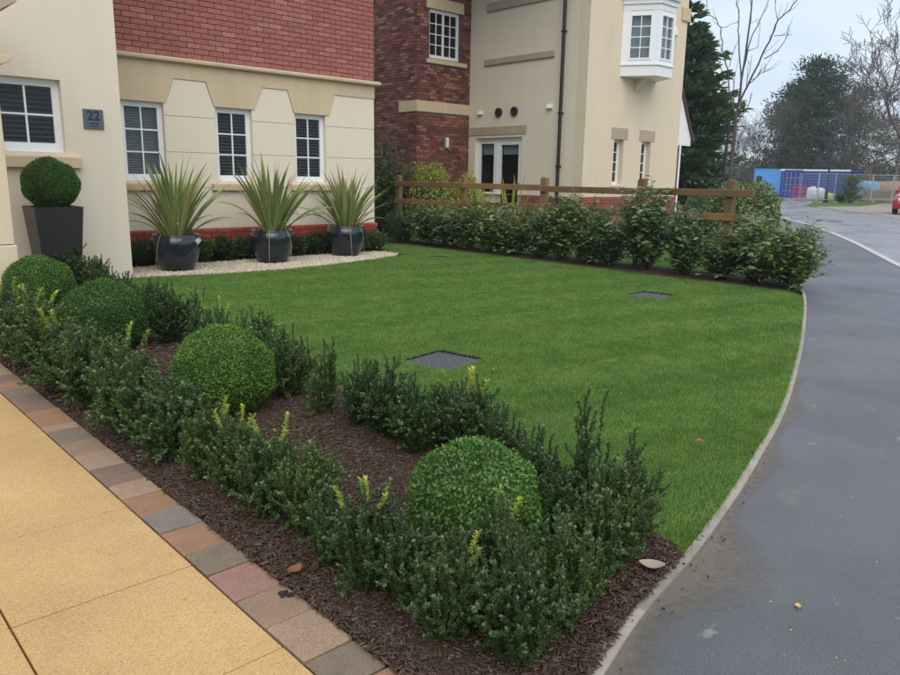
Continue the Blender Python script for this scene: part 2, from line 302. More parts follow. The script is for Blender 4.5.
def np_mesh(name, V, Fc):
    """fast mesh from arrays, all faces with the same corner count"""
    V = np.asarray(V, np.float32); Fc = np.asarray(Fc, np.int32); me = bpy.data.meshes.new(name)
    me.vertices.add(len(V)); me.vertices.foreach_set('co', V.ravel())
    k = Fc.shape[1]; me.loops.add(Fc.size); me.loops.foreach_set('vertex_index', Fc.ravel())
    me.polygons.add(len(Fc)); me.polygons.foreach_set('loop_start', np.arange(0, Fc.size, k, dtype=np.int32))
    me.update(calc_edges=True); return me
def unit(a): return a / np.maximum(np.linalg.norm(a, axis=-1, keepdims=True), 1e-9)
def leaves(P, D, U, Ln, Wd, kind='small', droop=0.0, fold=0.18):
    """n leaves with base P, direction D, face normal U: arrays of vertices and triangles"""
    n = len(P); D = unit(D); S = unit(np.cross(D, U)); U = np.cross(S, D)
    Ln = np.broadcast_to(np.asarray(Ln, float), (n,))[:, None]; Wd = np.broadcast_to(np.asarray(Wd, float), (n,))[:, None]
    G = np.array([0, 0, -1.0]) * droop
    if kind == 'small':
        mid = P + D * Ln * 0.5 + U * Wd * fold
        V = np.stack([P, mid + S * Wd / 2, mid - S * Wd / 2, P + D * Ln + G * Ln], 1); T = np.array([(0, 1, 3), (0, 3, 2)])
    else:
        a = P + D * Ln * 0.33 + U * Wd * fold + G * Ln * 0.1; c = P + D * Ln * 0.7 + U * Wd * fold * 0.6 + G * Ln * 0.45
        V = np.stack([P, a + S * Wd / 2, a - S * Wd / 2, c + S * Wd * 0.4, c - S * Wd * 0.4, P + D * Ln + G * Ln], 1)
        T = np.array([(0, 1, 2), (1, 3, 2), (2, 3, 4), (4, 3, 5)])
    k = V.shape[1]; Fc = (np.arange(n)[:, None, None] * k + T[None]).reshape(-1, 3)
    return V.reshape(-1, 3), Fc
def cat(parts):
    V, Fc, n = [], [], 0
    for v, f in parts: V.append(v); Fc.append(np.asarray(f) + n); n += len(v)
    return np.concatenate(V), np.concatenate(Fc)
def tag(o, label=None, category=None, group=None, kind=None):
    for k, v in (('label', label), ('category', category), ('group', group), ('kind', kind)):
        if v: o[k] = v
    return o
def thing(name, label, category, loc=(0, 0, 0), rz=0, group=None):
    o = bpy.data.objects.new(name, None); COL.objects.link(o); o.location = loc; o.rotation_euler = (0, 0, rz); o.empty_display_size = 0.1
    return tag(o, label, category, group)
def copy_tree(o, parent=None):
    c = o.copy(); COL.objects.link(c); c.parent = parent
    for ch in list(o.children): copy_tree(ch, c)
    return c
def sheet(name, pts, z, mat, parent=None):
    bm = bmesh.new(); vs_ = [bm.verts.new((p[0], p[1], z)) for p in pts]; f = bm.faces.new(vs_); bmesh.ops.triangulate(bm, faces=[f])
    bmesh.ops.recalc_face_normals(bm, faces=bm.faces)
    if bm.faces[:][0].normal.z < 0: bmesh.ops.reverse_faces(bm, faces=bm.faces)
    me = bpy.data.meshes.new(name); bm.to_mesh(me); bm.free(); o = link(name, me, mat, parent)
    if parent is None: o['kind'] = 'structure'
    return o
def in_poly(P, poly):
    x, y = P[:, 0], P[:, 1]; r = np.zeros(len(P), bool); n = len(poly)
    for i in range(n):
        (x0, y0), (x1, y1) = poly[i], poly[(i + 1) % n]
        c = ((y0 > y) != (y1 > y)) & (x < (x1 - x0) * (y - y0) / (y1 - y0 + 1e-12) + x0); r ^= c
    return r
def smooth_line(pts, n=12):
    P = [np.array(p, float) for p in pts]; out_ = []
    for i in range(len(P) - 1):
        p0, p1, p2, p3 = P[max(0, i - 1)], P[i], P[i + 1], P[min(len(P) - 1, i + 2)]
        for k in range(n):
            s = k / n; out_.append(0.5 * ((2 * p1) + (p2 - p0) * s + (2 * p0 - 5 * p1 + 4 * p2 - p3) * s * s + (3 * p1 - p0 - 3 * p2 + p3) * s ** 3))
    out_.append(P[-1]); return out_
ORD = ['nearest', 'second', 'third', 'fourth', 'fifth', 'sixth', 'seventh', 'eighth', 'ninth', 'tenth', 'eleventh', 'twelfth', 'thirteenth', 'fourteenth', 'fifteenth', 'sixteenth', 'seventeenth', 'eighteenth', 'nineteenth', 'twentieth']
rng = np.random.default_rng(7); random.seed(5)

# ================================================================ THE GROUND
sheet('ground', [(-600, -600), (900, -600), (900, 900), (-600, 900)], -0.05, 'ground_far')
KERB = smooth_line([(-6, -1.2), (-2, -0.12), (0.2, 0.62), (0.95, 0.86), (1.52, 1.02), (1.85, 1.11), (2.26, 1.185), (2.63, 1.27), (3.39, 1.47), (4.63, 1.85), (6.87, 2.68), (9.53, 3.78), (12.4, 5.2), (15.9, 7.05), (22, 10.4), (34, 17.4)], 10)
LINE = smooth_line([(-8, -7.3), (0, -3.3), (6.3, 0.02), (10.2, 2.05), (13.9, 4.0), (15.57, 4.84), (19.15, 6.65), (23.54, 9.06), (26.5, 10.9), (36, 17.0)], 10)
cut0, cut1 = ground(812, 325), ground(906, 337.5)
def below(p): return (p[0] - cut0[0]) * (cut1[1] - cut0[1]) - (p[1] - cut0[1]) * (cut1[0] - cut0[0])
s_near = below((0, 0))
kn = [p for p in KERB if below(p) * s_near > 0]; kf = [p for p in KERB if below(p) * s_near <= 0]
ln_ = [p for p in LINE if below(p) * s_near > 0]; lf = [p for p in LINE if below(p) * s_near <= 0]
def meet(line):                                # where the transverse tarmac joint crosses a border line
    for a, b_ in zip(line, line[1:]):
        if below(a) * below(b_) <= 0: s = below(a) / (below(a) - below(b_)); return np.array(a) + (np.array(b_) - np.array(a)) * s
j0, j1 = meet(KERB), meet(LINE)
fp = sheet('footpath', kn + [j0, j1] + ln_[::-1], -0.012, 'tarmac_near')
fp2 = sheet('footpath', [j0] + kf + lf[::-1] + [j1], -0.016, 'tarmac_far')
sheet('road', [(-60, -60)] + LINE + [(60, 30), (66, 38), (92, 50), (120, 40), (120, -60)], -0.03, 'tarmac_road')
# flush pale kerb between footpath and road, one stone after another
def ribbon(line, wd, z0, z1, off=0.0):
    P = np.array(line); T = unit(np.gradient(P, axis=0)); Nn = np.stack([-T[:, 1], T[:, 0]], 1)
    a = P + Nn * (off + wd / 2); b_ = P + Nn * (off - wd / 2); mb = MB(); n = len(P)
    V = [(*q, z) for q, z in [(x, z1) for x in a] + [(x, z1) for x in b_] + [(x, z0) for x in a] + [(x, z0) for x in b_]]
    Fc = []
    for i in range(n - 1): Fc += [(i, i + 1, n + i + 1, n + i), (i, 2 * n + i, 2 * n + i + 1, i + 1), (n + i, n + i + 1, 3 * n + i + 1, 3 * n + i)]
    Fc += [(0, n, 3 * n, 2 * n), (n - 1, 3 * n - 1, 4 * n - 1, 2 * n - 1)]
    return mb.add(V, Fc)
def along(line, step):
    P = np.array(line); seg = np.linalg.norm(np.diff(P, axis=0), axis=1); s = np.concatenate([[0], np.cumsum(seg)])
    q = np.arange(0, s[-1], step); return np.stack([np.interp(q, s, P[:, 0]), np.interp(q, s, P[:, 1])], 1)
rk = thing('road_kerb', 'pale flush concrete kerb curving between footpath and road', 'kerb'); rk['kind'] = 'structure'
fine = along(LINE, 0.1)
i0 = next(i for i, p in enumerate(fine) if p[0] > 5.5)
for k in range(i0, len(fine) - 10, 9): ribbon(fine[k:k + 10], 0.125, -0.05, -0.004 + random.uniform(-0.001, 0.001)).build('kerb_stone', 'kerb_white', rk)
# lawn edging stones
ed = thing('lawn_edging', 'thin concrete edging between lawn and footpath', 'edging'); ed['kind'] = 'structure'
fine = along(KERB, 0.05)
ia = next(i for i, p in enumerate(fine) if p[0] > 0.98); ib = next(i for i, p in enumerate(fine) if p[0] > 16)
for k in range(ia, ib, 18): ribbon(fine[k:min(k + 19, len(fine))], 0.034, -0.12, -0.001 + random.uniform(-0.003, 0.003), 0.006).build('edging_stone', 'concrete', ed)
# silt washed off the bed onto the edge of the path
m, t, b, o_ = new_mat('silt'); p = pos(t)
t.links.new(mixc(t, noise(t, 30, 5, p, 0.7), (0.27, 0.23, 0.18), (0.15, 0.125, 0.10)), b.inputs['Base Color']); b.inputs['Roughness'].default_value = 0.95
bump(t, b, noise(t, 120, 5, p, 0.7), 0.6, 0.004)
at = t.nodes.new('ShaderNodeAttribute'); at.attribute_name = 'edge'; mth = t.nodes.new('ShaderNodeMath'); mth.operation = 'ADD'; t.links.new(at.outputs['Fac'], mth.inputs[0])
nzz = t.nodes.new('ShaderNodeMath'); nzz.operation = 'MULTIPLY'; t.links.new(noise(t, 26, 7, p, 0.75), nzz.inputs[0]); nzz.inputs[1].default_value = 1.3; t.links.new(nzz.outputs[0], mth.inputs[1])
al = ramp(t, mth.outputs[0], [(0.85, (0, 0, 0)), (1.0, (1, 1, 1))]); al_m = t.nodes.new('ShaderNodeMath'); al_m.operation = 'SUBTRACT'; t.links.new(mth.outputs[0], al_m.inputs[0]); al_m.inputs[1].default_value = 0.62
al_c = t.nodes.new('ShaderNodeMath'); al_c.operation = 'MULTIPLY'; al_c.use_clamp = True; t.links.new(al_m.outputs[0], al_c.inputs[0]); al_c.inputs[1].default_value = 1.7
al_d = t.nodes.new('ShaderNodeMath'); al_d.operation = 'MULTIPLY'; t.links.new(al_c.outputs[0], al_d.inputs[0]); al_d.inputs[1].default_value = 0.7; t.links.new(al_d.outputs[0], b.inputs['Alpha'])
inner = [p for p in fine if 1.0 < p[0] < 5.2]
V, E_, Fc = [], [], []
for k, p in enumerate(inner):
    wv = 0.08 + 0.03 * math.sin(k * 0.3) + 0.19 * math.exp(-((p[0] - 2.2) / 0.3) ** 2) + 0.06 * math.exp(-((p[0] - 1.5) / 0.25) ** 2)
    for i in range(5): q = i / 4; V.append((p[0] + wv * 0.35 * q, p[1] - wv * q, -0.008)); E_.append(0.75 * (1 - q) ** 1.2)
for k in range(len(inner) - 1):
    for i in range(4): Fc.append((k * 5 + i, k * 5 + i + 1, (k + 1) * 5 + i + 1, (k + 1) * 5 + i))
me = np_mesh('silt_patch', V, Fc); a_ = me.attributes.new('edge', 'FLOAT', 'POINT'); a_.data.foreach_set('value', np.array(E_, np.float32)); tag(link('silt_patch', me, 'silt'), kind='structure')
# pink block paving and grass verges far down the road
def gp(*q): return [tuple(ground(*a)[:2]) for a in q]
sheet('parking_bay', gp((812, 206.5), (840, 209.5), (872, 213.5), (900, 219), (960, 232), (1000, 212), (930, 202), (880, 203.5), (862, 206)), -0.02, 'block_pink')
sheet('grass_verge', gp((804, 205.5), (815, 207), (845, 207.5), (874, 204.5), (890, 203.8), (900, 200), (860, 198.8), (830, 199.6), (815, 201.5)), -0.022, 'rough_grass')
sheet('grass_verge', gp((764, 202.5), (776, 202), (787, 199.8), (783, 198), (760, 197.5), (740, 198.5), (735, 203)), -0.022, 'rough_grass')
for q in (((824, 219.5), (831, 221.5), (842, 221.8), (844, 220.2), (834, 219)),):
    sheet('drain_patch', gp(*q), -0.026, 'tarmac_far')
# neighbour's front garden
nbx = [tuple(p) for p in KERB if 10.3 < p[0] < 33]
sheet('neighbour_garden', [(9.95, 4.15)] + nbx + [(33, 22), (18.9, 22), (18.9, 11.3), (14.5, 11.3), (14.5, 18), (9.95, 18)], -0.02, 'rough_grass')
sheet('garden_path', [(14.0, 9.6), (18.7, 9.9), (21.5, 11.6), (21.5, 12.6), (18.5, 11.15), (13.9, 11.1)], -0.012, 'block_pink')

LAWN = [tuple(p) for p in KERB if 2.2 < p[0] < 9.25]
LAWN = [(x - 0.005, y + 0.014) for x, y in LAWN] + [(9.27, 3.85), (9.22, 5.4), (9.28, 7.2), (9.35, 9.5), (9.35, 11.9), (8.15, 11.9), (8.15, 9.95), (7.2, 9.62), (6.2, 9.37), (5.4, 9.28), (4.6, 9.32), (3.95, 9.46), (3.42, 9.56), (3.0, 9.56), (2.82, 9.2), (2.62, 8.0), (2.52, 6.0), (2.50, 4.0), (2.52, 2.9), (2.5, 2.1), (2.36, 1.5)]
COVERS = []

# planting beds: mounded mulch grids
def bed(name, poly, seed, amp=0.028, step=0.045):
    P = np.array(poly); x0, y0 = P.min(0); x1, y1 = P.max(0); X, Y = np.meshgrid(np.arange(x0, x1 + step, step), np.arange(y0, y1 + step, step))
    r = np.random.default_rng(seed); ny, nx = X.shape
    Z = r.normal(0, 0.006, X.shape) + amp * 0.5 * np.sin(X * 5.1 + seed) * np.cos(Y * 4.3)
    Q = np.stack([X.ravel(), Y.ravel()], 1); ins = in_poly(Q, poly)
    d = np.full(len(Q), 9.0)
    for i in range(len(poly)):
        a = P[i]; e = P[(i + 1) % len(poly)] - a; s = np.clip(((Q - a) @ e) / (e @ e), 0, 1); d = np.minimum(d, np.linalg.norm(Q - a - s[:, None] * e, axis=1))
    z = np.where(ins, -0.015 + (0.024 + Z.ravel() * 0.45) * np.clip(d / 0.05, 0, 1), -0.04)
    idx = np.arange(nx * ny).reshape(ny, nx); Fq = np.stack([idx[:-1, :-1], idx[:-1, 1:], idx[1:, 1:], idx[1:, :-1]], -1).reshape(-1, 4)
    Fq = Fq[(ins[Fq].sum(1) >= 2)]
    me = np_mesh(name, np.column_stack([Q, z]), Fq); o = link(name, me, 'mulch', smooth=True); o['kind'] = 'structure'; return o
BED = [(1.106, 0.92)] + [(p[0], p[1] + 0.012) for p in KERB if 1.15 < p[0] < 2.28] + [(2.38, 1.5), (2.52, 2.1), (2.54, 2.9), (2.52, 4.0), (2.54, 6.0), (2.64, 8.0), (2.84, 9.2), (3.02, 9.58), (1.106, 9.58)]
HBED = [(9.24, 3.84), (9.6, 3.9), (10.25, 4.3), (10.2, 13.5), (8.0, 13.5), (8.2, 11.85), (9.33, 11.85), (9.33, 9.5), (9.26, 7.2), (9.2, 5.4)]
bed('mulch_bed', BED, 1); bed('mulch_bed', HBED, 2)
def chips(name, poly, dens, seed, size, mat, z=0.012, flat=0.25, label=None, cat_='bark'):
    P = np.array(poly); r = np.random.default_rng(seed); area = np.prod(P.max(0) - P.min(0)); n = int(area * dens)
    Q = r.uniform(P.min(0), P.max(0), (n, 2)); Q = Q[in_poly(Q, poly)]; n = len(Q)
    base = np.array([(-1, -1, -1), (1, -1, -1), (1, 1, -1), (-1, 1, -1), (-.7, -.7, 1), (.7, -.7, 1), (.7, .7, 1), (-.7, .7, 1)], float)
    sc = size * r.uniform(0.5, 1.5, (n, 1)) * np.column_stack([np.ones(n), r.uniform(0.25, 0.7, n), np.full(n, flat) * r.uniform(0.5, 1.3, n)])
    if flat < 0.25: sc[:, 0] *= r.uniform(0.8, 2.4, n); sc[:, 1] *= 0.7
    V = base[None] * sc[:, None] * (1 + r.normal(0, 0.14, (n, 8, 1)))
    a = r.uniform(0, 6.28, n); tl = r.normal(0, 0.35, n)
    y = V[..., 1] * np.cos(tl)[:, None] - V[..., 2] * np.sin(tl)[:, None]; zz = V[..., 1] * np.sin(tl)[:, None] + V[..., 2] * np.cos(tl)[:, None]
    x = V[..., 0] * np.cos(a)[:, None] - y * np.sin(a)[:, None]; y = V[..., 0] * np.sin(a)[:, None] + y * np.cos(a)[:, None]
    W_ = np.stack([x + Q[:, :1], y + Q[:, 1:], zz + z + r.uniform(-0.004, 0.008, (n, 1))], -1).reshape(-1, 3)
    T = np.array([(0, 3, 2, 1), (4, 5, 6, 7), (0, 1, 5, 4), (1, 2, 6, 5), (2, 3, 7, 6), (3, 0, 4, 7)])
    o = link(name, np_mesh(name, W_, (np.arange(n)[:, None, None] * 8 + T[None]).reshape(-1, 4)), mat); return tag(o, label, cat_, kind='stuff')
NEARBED = [p for p in BED if p[1] < 4.0] + [(2.5, 4.0), (1.11, 4.0)]
NEARBED = [(1.092, 0.92)] + [(p[0], p[1] + 0.012) for p in KERB if 1.15 < p[0] < 2.28] + [(2.38, 1.5), (2.5, 2.1), (2.52, 2.9), (2.5, 4.2), (1.098, 4.2)]
chips('bark_chips', NEARBED, 19000, 3, 0.0058, 'bark_chip', 0.012, 0.22, 'dark brown bark chips scattered over the front bed')
chips('bark_chips', [(1.11, 4.2), (2.5, 4.2), (2.8, 9.5), (1.11, 9.5)], 2600, 4, 0.010, 'bark_chip', 0.014, 0.3, 'dark brown bark chips towards the house end of the front bed')
ek = [tuple(p) for p in fine if 1.05 < p[0] < 3.6]
chips('soil_crumbs', [(x, y + 0.06) for x, y in ek] + [(x + 0.01, y - 0.05 - 0.05 * math.exp(-((x - 2.1) / 0.35) ** 2)) for x, y in ek[::-1]], 260, 14, 0.004, 'bark_chip', 0.0, 0.5, 'dark soil crumbs spilling over the concrete edging', 'soil')
GRAV = [(3.42, 9.58), (3.95, 9.48), (4.6, 9.34), (5.4, 9.30), (6.2, 9.39), (7.2, 9.64), (7.9, 9.9), (8.1, 10.1), (8.0, 10.6), (7.0, 10.66), (3.42, 10.62)]
sheet('gravel_bed', GRAV + [(3.42, 10.97)][:0], -0.004, 'gravel_stone')
chips('gravel', GRAV, 2600, 5, 0.011, 'gravel_stone', 0.006, 0.7, 'cream gravel strip under the three plant pots', 'gravel')
sheet('wall_bed', [(3.41, 10.63), (7.0, 10.67), (8.0, 10.61), (8.6, 10.5), (8.6, 11.2), (3.41, 11.2)], -0.002, 'mulch')

# ---------------------------------------------------------------- driveway slabs and setts
dv = thing('driveway', 'sandy yellow slab driveway', 'driveway'); dv['kind'] = 'structure'
sheet('joint_bed', [(-4, -0.6), (0.955, 0.86), (0.955, 9.5), (-4, 9.5)], -0.02, 'joint_dirt', dv)
SL = {}
ys = [1.08 + 0.6 * k for k in range(-4, 14)]
for j in range(9):
    for i in range(len(ys) - 1):
        xa, xb = 0.935 - 0.55 * (j + 1), 0.935 - 0.55 * j; ya, yb = ys[i], ys[i + 1]
        ylim = 0.5 + 0.28 * (xa + xb) / 2
        if yb < ylim: continue
        g = 0.003
        MB().box(xa + g, xb - g, ya + g, yb - g, -0.05, 0.0 + random.uniform(-0.0008, 0.0008)).build('paving_slab', 'aggregate', dv, bevel=0.0025)
sb = thing('sett_border', 'row of rumbled stone setts edging the driveway', 'paving'); sb['kind'] = 'structure'
sheet('sett_bed', [(0.937, 0.80), (1.108, 0.86), (1.108, 9.5), (0.937, 9.5)], -0.014, 'joint_dirt', sb)
yb_ = [0.86, 1.05, 1.22, 1.42, 1.58, 1.79, 1.98, 2.18, 2.36, 2.57, 2.76, 2.96, 3.13, 3.37, 3.59, 3.80, 4.03, 4.13, 4.44, 4.78]
sm = ['sett_tan', 'sett_grey', 'sett_rust', 'sett_grey', 'sett_tan', 'sett_olive', 'sett_pink', 'sett_grey', 'sett_rust', 'sett_blue', 'sett_rust', 'sett_tan', 'sett_dark', 'sett_tan', 'sett_olive', 'sett_grey', 'sett_tan', 'sett_rust', 'sett_dark']
while yb_[-1] < 9.2: yb_.append(yb_[-1] + random.uniform(0.16, 0.24)); sm.append(random.choice(['sett_rust', 'sett_tan', 'sett_grey', 'sett_olive', 'sett_dark']))
for k in range(len(yb_) - 1):
    g = 0.0035; r = lambda: random.uniform(-0.0025, 0.0025)
    ang = 0.012; xa, xb, ya, y2 = 0.940, 1.105, yb_[k] + g, yb_[k + 1] - g
    tl = random.uniform(-0.003, 0.003)
    c = [(xa, ya + r()), (xa + 0.3 * (xb - xa), ya + r()), (xb + r(), ya + r()), (xb + r() * 1.5, y2 + r()), (xa + 0.6 * (xb - xa), y2 + r()), (xa, y2 + r())]
    MB().prism(c, 2, -0.05, random.uniform(-0.001, 0.004)).build('sett', sm[k], sb, bevel=0.0045)

# ---------------------------------------------------------------- windows (a part with sub-parts)
def wall_frame(axis, plane, outward):
    """returns map(u, d, z): u along the wall, d outward from the wall plane"""
    if axis == 'y': return lambda u, d, z: (u, plane + outward * d, z)
    return lambda u, d, z: (plane + outward * d, u, z)
def wbox(mp_, u0, u1, d0, d1, z0, z1):
    a = mp_(u0, d0, z0); b_ = mp_(u1, d1, z1)
    return MB().box(min(a[0], b_[0]), max(a[0], b_[0]), min(a[1], b_[1]), max(a[1], b_[1]), min(a[2], b_[2]), max(a[2], b_[2]))
def merge(*mbs):
    r = MB()
    for q in mbs: r.add(q.v, q.f)
    return r
def window(parent, mp_, u0, u1, z0, z1, cols, rows, recess=0.08, fr=0.055, bar=0.018, blind=None, casements=1, bottom=0.09, gl='glass', room=True, bz=1.0):
    d = -recess
    f = merge(wbox(mp_, u0, u0 + fr, d - 0.06, d, z0, z1), wbox(mp_, u1 - fr, u1, d - 0.06, d, z0, z1),
              wbox(mp_, u0 + fr, u1 - fr, d - 0.06, d, z1 - fr, z1), wbox(mp_, u0 + fr, u1 - fr, d - 0.06, d, z0, z0 + bottom))
    win = f.build('window', 'upvc', parent)
    wbox(mp_, u0 - 0.005, u1 + 0.005, d - 0.02, d + 0.035, z0 - 0.028, z0 - 0.001).build('window_board', 'upvc', win, bevel=0.004)
    ua, ub, za, zb = u0 + fr, u1 - fr, z0 + bottom, z1 - fr
    cw = (ub - ua) / casements
    for c in range(casements):
        a, b_ = ua + c * cw, ua + (c + 1) * cw
        s = 0.028
        merge(wbox(mp_, a, a + s, d - 0.05, d - 0.006, za, zb), wbox(mp_, b_ - s, b_, d - 0.05, d - 0.006, za, zb), wbox(mp_, a + s, b_ - s, d - 0.05, d - 0.006, zb - s, zb), wbox(mp_, a + s, b_ - s, d - 0.05, d - 0.006, za, za + s)).build('sash', 'upvc', win)
        a, b_, z_a, z_b = a + s, b_ - s, za + s, zb - s
        for k in range(1, cols): x = a + (b_ - a) * k / cols; wbox(mp_, x - bar / 2, x + bar / 2, d - 0.036, d - 0.01, z_a, z_b).build('glazing_bar', 'upvc', win)
        for k in range(1, rows): z = z_a + (z_b - z_a) * k / rows; wbox(mp_, a, b_, d - 0.034, d - 0.012, z - bar / 2, z + bar / 2).build('glazing_bar', 'upvc', win)
        for i in range(cols):
            for j in range(rows):
                x0, x1 = a + (b_ - a) * i / cols, a + (b_ - a) * (i + 1) / cols; y0, y1 = z_a + (z_b - z_a) * j / rows, z_a + (z_b - z_a) * (j + 1) / rows
                wbox(mp_, x0 + 0.001, x1 - 0.001, d - 0.027, d - 0.021, y0 + 0.001, y1 - 0.001).build('pane', gl, win)
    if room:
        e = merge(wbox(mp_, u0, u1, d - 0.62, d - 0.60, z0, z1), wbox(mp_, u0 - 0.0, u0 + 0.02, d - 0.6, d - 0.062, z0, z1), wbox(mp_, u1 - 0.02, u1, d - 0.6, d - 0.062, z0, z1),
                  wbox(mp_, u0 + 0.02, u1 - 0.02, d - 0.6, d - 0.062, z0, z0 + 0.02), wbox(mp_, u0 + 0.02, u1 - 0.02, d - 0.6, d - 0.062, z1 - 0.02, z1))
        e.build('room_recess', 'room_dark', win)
    if blind:
        m_, gap, half, tilt = blind; z = zb - 0.03; zlow = zb - (zb - za) * bz
        while z > zlow + 0.01:
            q = MB(); pts = [(-half, half * tilt), (half, -half * tilt), (half, -half * tilt + 0.003), (-half, half * tilt + 0.003)]
            V = [mp_(u, d - 0.11 + y, z + w_) for u in (ua + 0.005, ub - 0.005) for y, w_ in pts]
            q.add(V, [(0, 1, 2, 3), (7, 6, 5, 4), (0, 4, 5, 1), (1, 5, 6, 2), (2, 6, 7, 3), (3, 7, 4, 0)]).build('blind_slat', m_, win); z -= gap
    return win
def wall_with_holes(parent, mp_, u0, u1, z0, z1, holes, thick, mat, name='wall'):
    """solid wall pieces around rectangular openings (u0,u1,z0,z1), joined as one mesh"""
    us = sorted({u0, u1, *[h[0] for h in holes], *[h[1] for h in holes]}); mbs = []
    for a, b_ in zip(us, us[1:]):
        hs = sorted([h for h in holes if h[0] <= a + 1e-6 and h[1] >= b_ - 1e-6], key=lambda h: h[2]); z = z0
        for h in hs: mbs.append(wbox(mp_, a, b_, -thick, 0, z, h[2])); z = h[3]
        mbs.append(wbox(mp_, a, b_, -thick, 0, z, z1))
    mbs = [q for q in mbs]
    r = merge(*mbs); me = bpy.data.meshes.new(name); me.from_pydata(r.v, [], r.f)
    bm = bmesh.new(); bm.from_mesh(me); bmesh.ops.remove_doubles(bm, verts=bm.verts, dist=1e-5)
    seen = {}
    for f in list(bm.faces): seen.setdefault(tuple(sorted(v.index for v in f.verts)), []).append(f)
    for fs in seen.values():
        if len(fs) > 1: bmesh.ops.delete(bm, geom=fs, context='FACES_ONLY')
    bmesh.ops.recalc_face_normals(bm, faces=bm.faces); bm.to_mesh(me); bm.free()
    return link(name, me, mat, parent)

# ================================================================ OUR HOUSE
house = thing('house', 'cream rendered house with tan stone lintels and red brick upper storey', 'house', (0, 0, 0))
YM, XE = 11.0, 8.27
mf = wall_frame('y', YM, -1)
WZ0, WZ1 = 1.2, 2.29
wins = [(3.90, 4.50), (5.29, 5.89), (6.66, 7.25)]
wall_with_holes(house, wall_frame('y', YM + 0.012, -1), 3.3, XE - 0.012, 0, 2.84, [(a, b_, WZ0, WZ1) for a, b_ in wins], 0.25, 'render_cream', 'wall_core')
MB().box(3.3, XE - 0.012, YM + 0.9, 18, 0, 2.84).build('wall_core', 'render_cream', house)
MB().box(XE - 0.262, XE - 0.012, YM + 0.262, YM + 0.9, 0, 2.84).build('wall_core', 'render_cream', house)
def panel(poly, mat='render_cream', name='render_panel', y0=YM, y1=YM + 0.012, bev=0.003): return MB().prism(poly, 1, y0, y1).build(name, mat, house, bevel=bev)
g = 0.004
zs = [0.485, 1.10, 1.61, 2.12]
def rect(a, b_, z0, z1): return [(a, z0), (b_, z0), (b_, z1), (a, z1)]
panel(rect(3.40, XE, zs[0], zs[1] - g)); 
piers = [(3.40, 3.90), (4.50, 5.29), (5.89, 6.66), (7.25, XE)]
for i, (a, b_) in enumerate(piers):
    panel(rect(a, b_, zs[1] + g, zs[2] - g)); panel(rect(a, b_, zs[2] + g, zs[3] - g))
panel(rect(4.50, 5.29, zs[3] + g, 2.295)[:2] + [(5.29, 2.293), (5.265, 2.293), (5.15, 2.638), (4.67, 2.638), (4.535, 2.293), (4.50, 2.293)])
panel(rect(5.89, 6.66, zs[3] + g, 2.295)[:2] + [(6.66, 2.293), (6.64, 2.293), (6.53, 2.638), (6.09, 2.638), (5.935, 2.293), (5.89, 2.293)])
panel([(7.25, zs[3] + g), (XE, zs[3] + g), (XE, 2.638), (7.45, 2.638), (7.32, 2.293), (7.25, 2.293)])
panel([(3.40, zs[3] + g), (3.90, zs[3] + g), (3.90, 2.293), (3.40, 2.293)])
for a, b_ in wins: panel(rect(a + 0.001, b_ - 0.001, zs[1] + g, WZ0 - 0.03))
YT = YM - 0.014
panel([(3.40, 2.642), (XE + 0.002, 2.642), (XE + 0.002, 2.848), (3.40, 2.848)], 'stone_tan', 'frieze', YT, YM + 0.012, 0.0)
for poly in ([(3.40, 2.297), (4.53, 2.297), (4.665, 2.641), (3.40, 2.641)], [(5.27, 2.297), (5.93, 2.297), (6.085, 2.641), (5.155, 2.641)], [(6.645, 2.297), (7.315, 2.297), (7.445, 2.641), (6.535, 2.641)]):
    panel(poly, 'stone_tan', 'lintel_stone', YT, YM + 0.2, 0.0)
MB().prism([(YM - 0.10, 2.905), (YM - 0.095, 2.868), (YM - 0.035, 2.85), (YM + 0.15, 2.85), (YM + 0.15, 2.935), (YM - 0.02, 2.935), (YM - 0.09, 2.918)], 0, 3.40, XE + 0.09).build('string_course', 'stone_tan', house, bevel=0.004)
for a, b_ in wins: MB().prism([(YM - 0.07, 1.06), (YM + 0.1, 1.06), (YM + 0.1, 1.17), (YM - 0.055, 1.165), (YM - 0.07, 1.15)], 0, max(3.41, a - 0.12), b_ + 0.12).build('sill', 'stone_tan', house, bevel=0.003)
for k, (a, b_) in enumerate(wins): window(house, mf, a, b_, WZ0, WZ1, 2, 3, recess=0.075, fr=0.04, bar=0.02, blind=('blind_pale' if k == 0 else 'blind_dark', 0.034 if k == 0 else 0.05, 0.023, 0.9 if k == 0 else 0.35), bottom=0.06)
# plinth bricks
plin = MB().box(3.40, XE + 0.03, YM - 0.018, YM + 0.012, 0.0, 0.47).build('plinth', 'mortar_red', house)
for row in range(4):
    x = 3.42 - (0.1125 if row % 2 else 0)
    while x < XE - 0.02:
        a, b_ = max(3.42, x), min(XE + 0.05, x + 0.215)
        z0 = 0.485 - 0.075 * (row + 1) + 0.008
        if row == 0: MB().prism([(YM - 0.03, z0), (YM + 0.0, z0), (YM + 0.0, z0 + 0.067), (YM - 0.002, z0 + 0.067), (YM - 0.03, z0 + 0.045)], 0, a, b_).build('brick', 'brick_plinth', plin, bevel=0.002)
        else: MB().box(a, b_, YM - 0.03 - (0.018 if row > 0 else 0), YM - 0.012, z0, z0 + 0.067).build('brick', 'brick_plinth', plin, bevel=0.002)
        x += 0.225
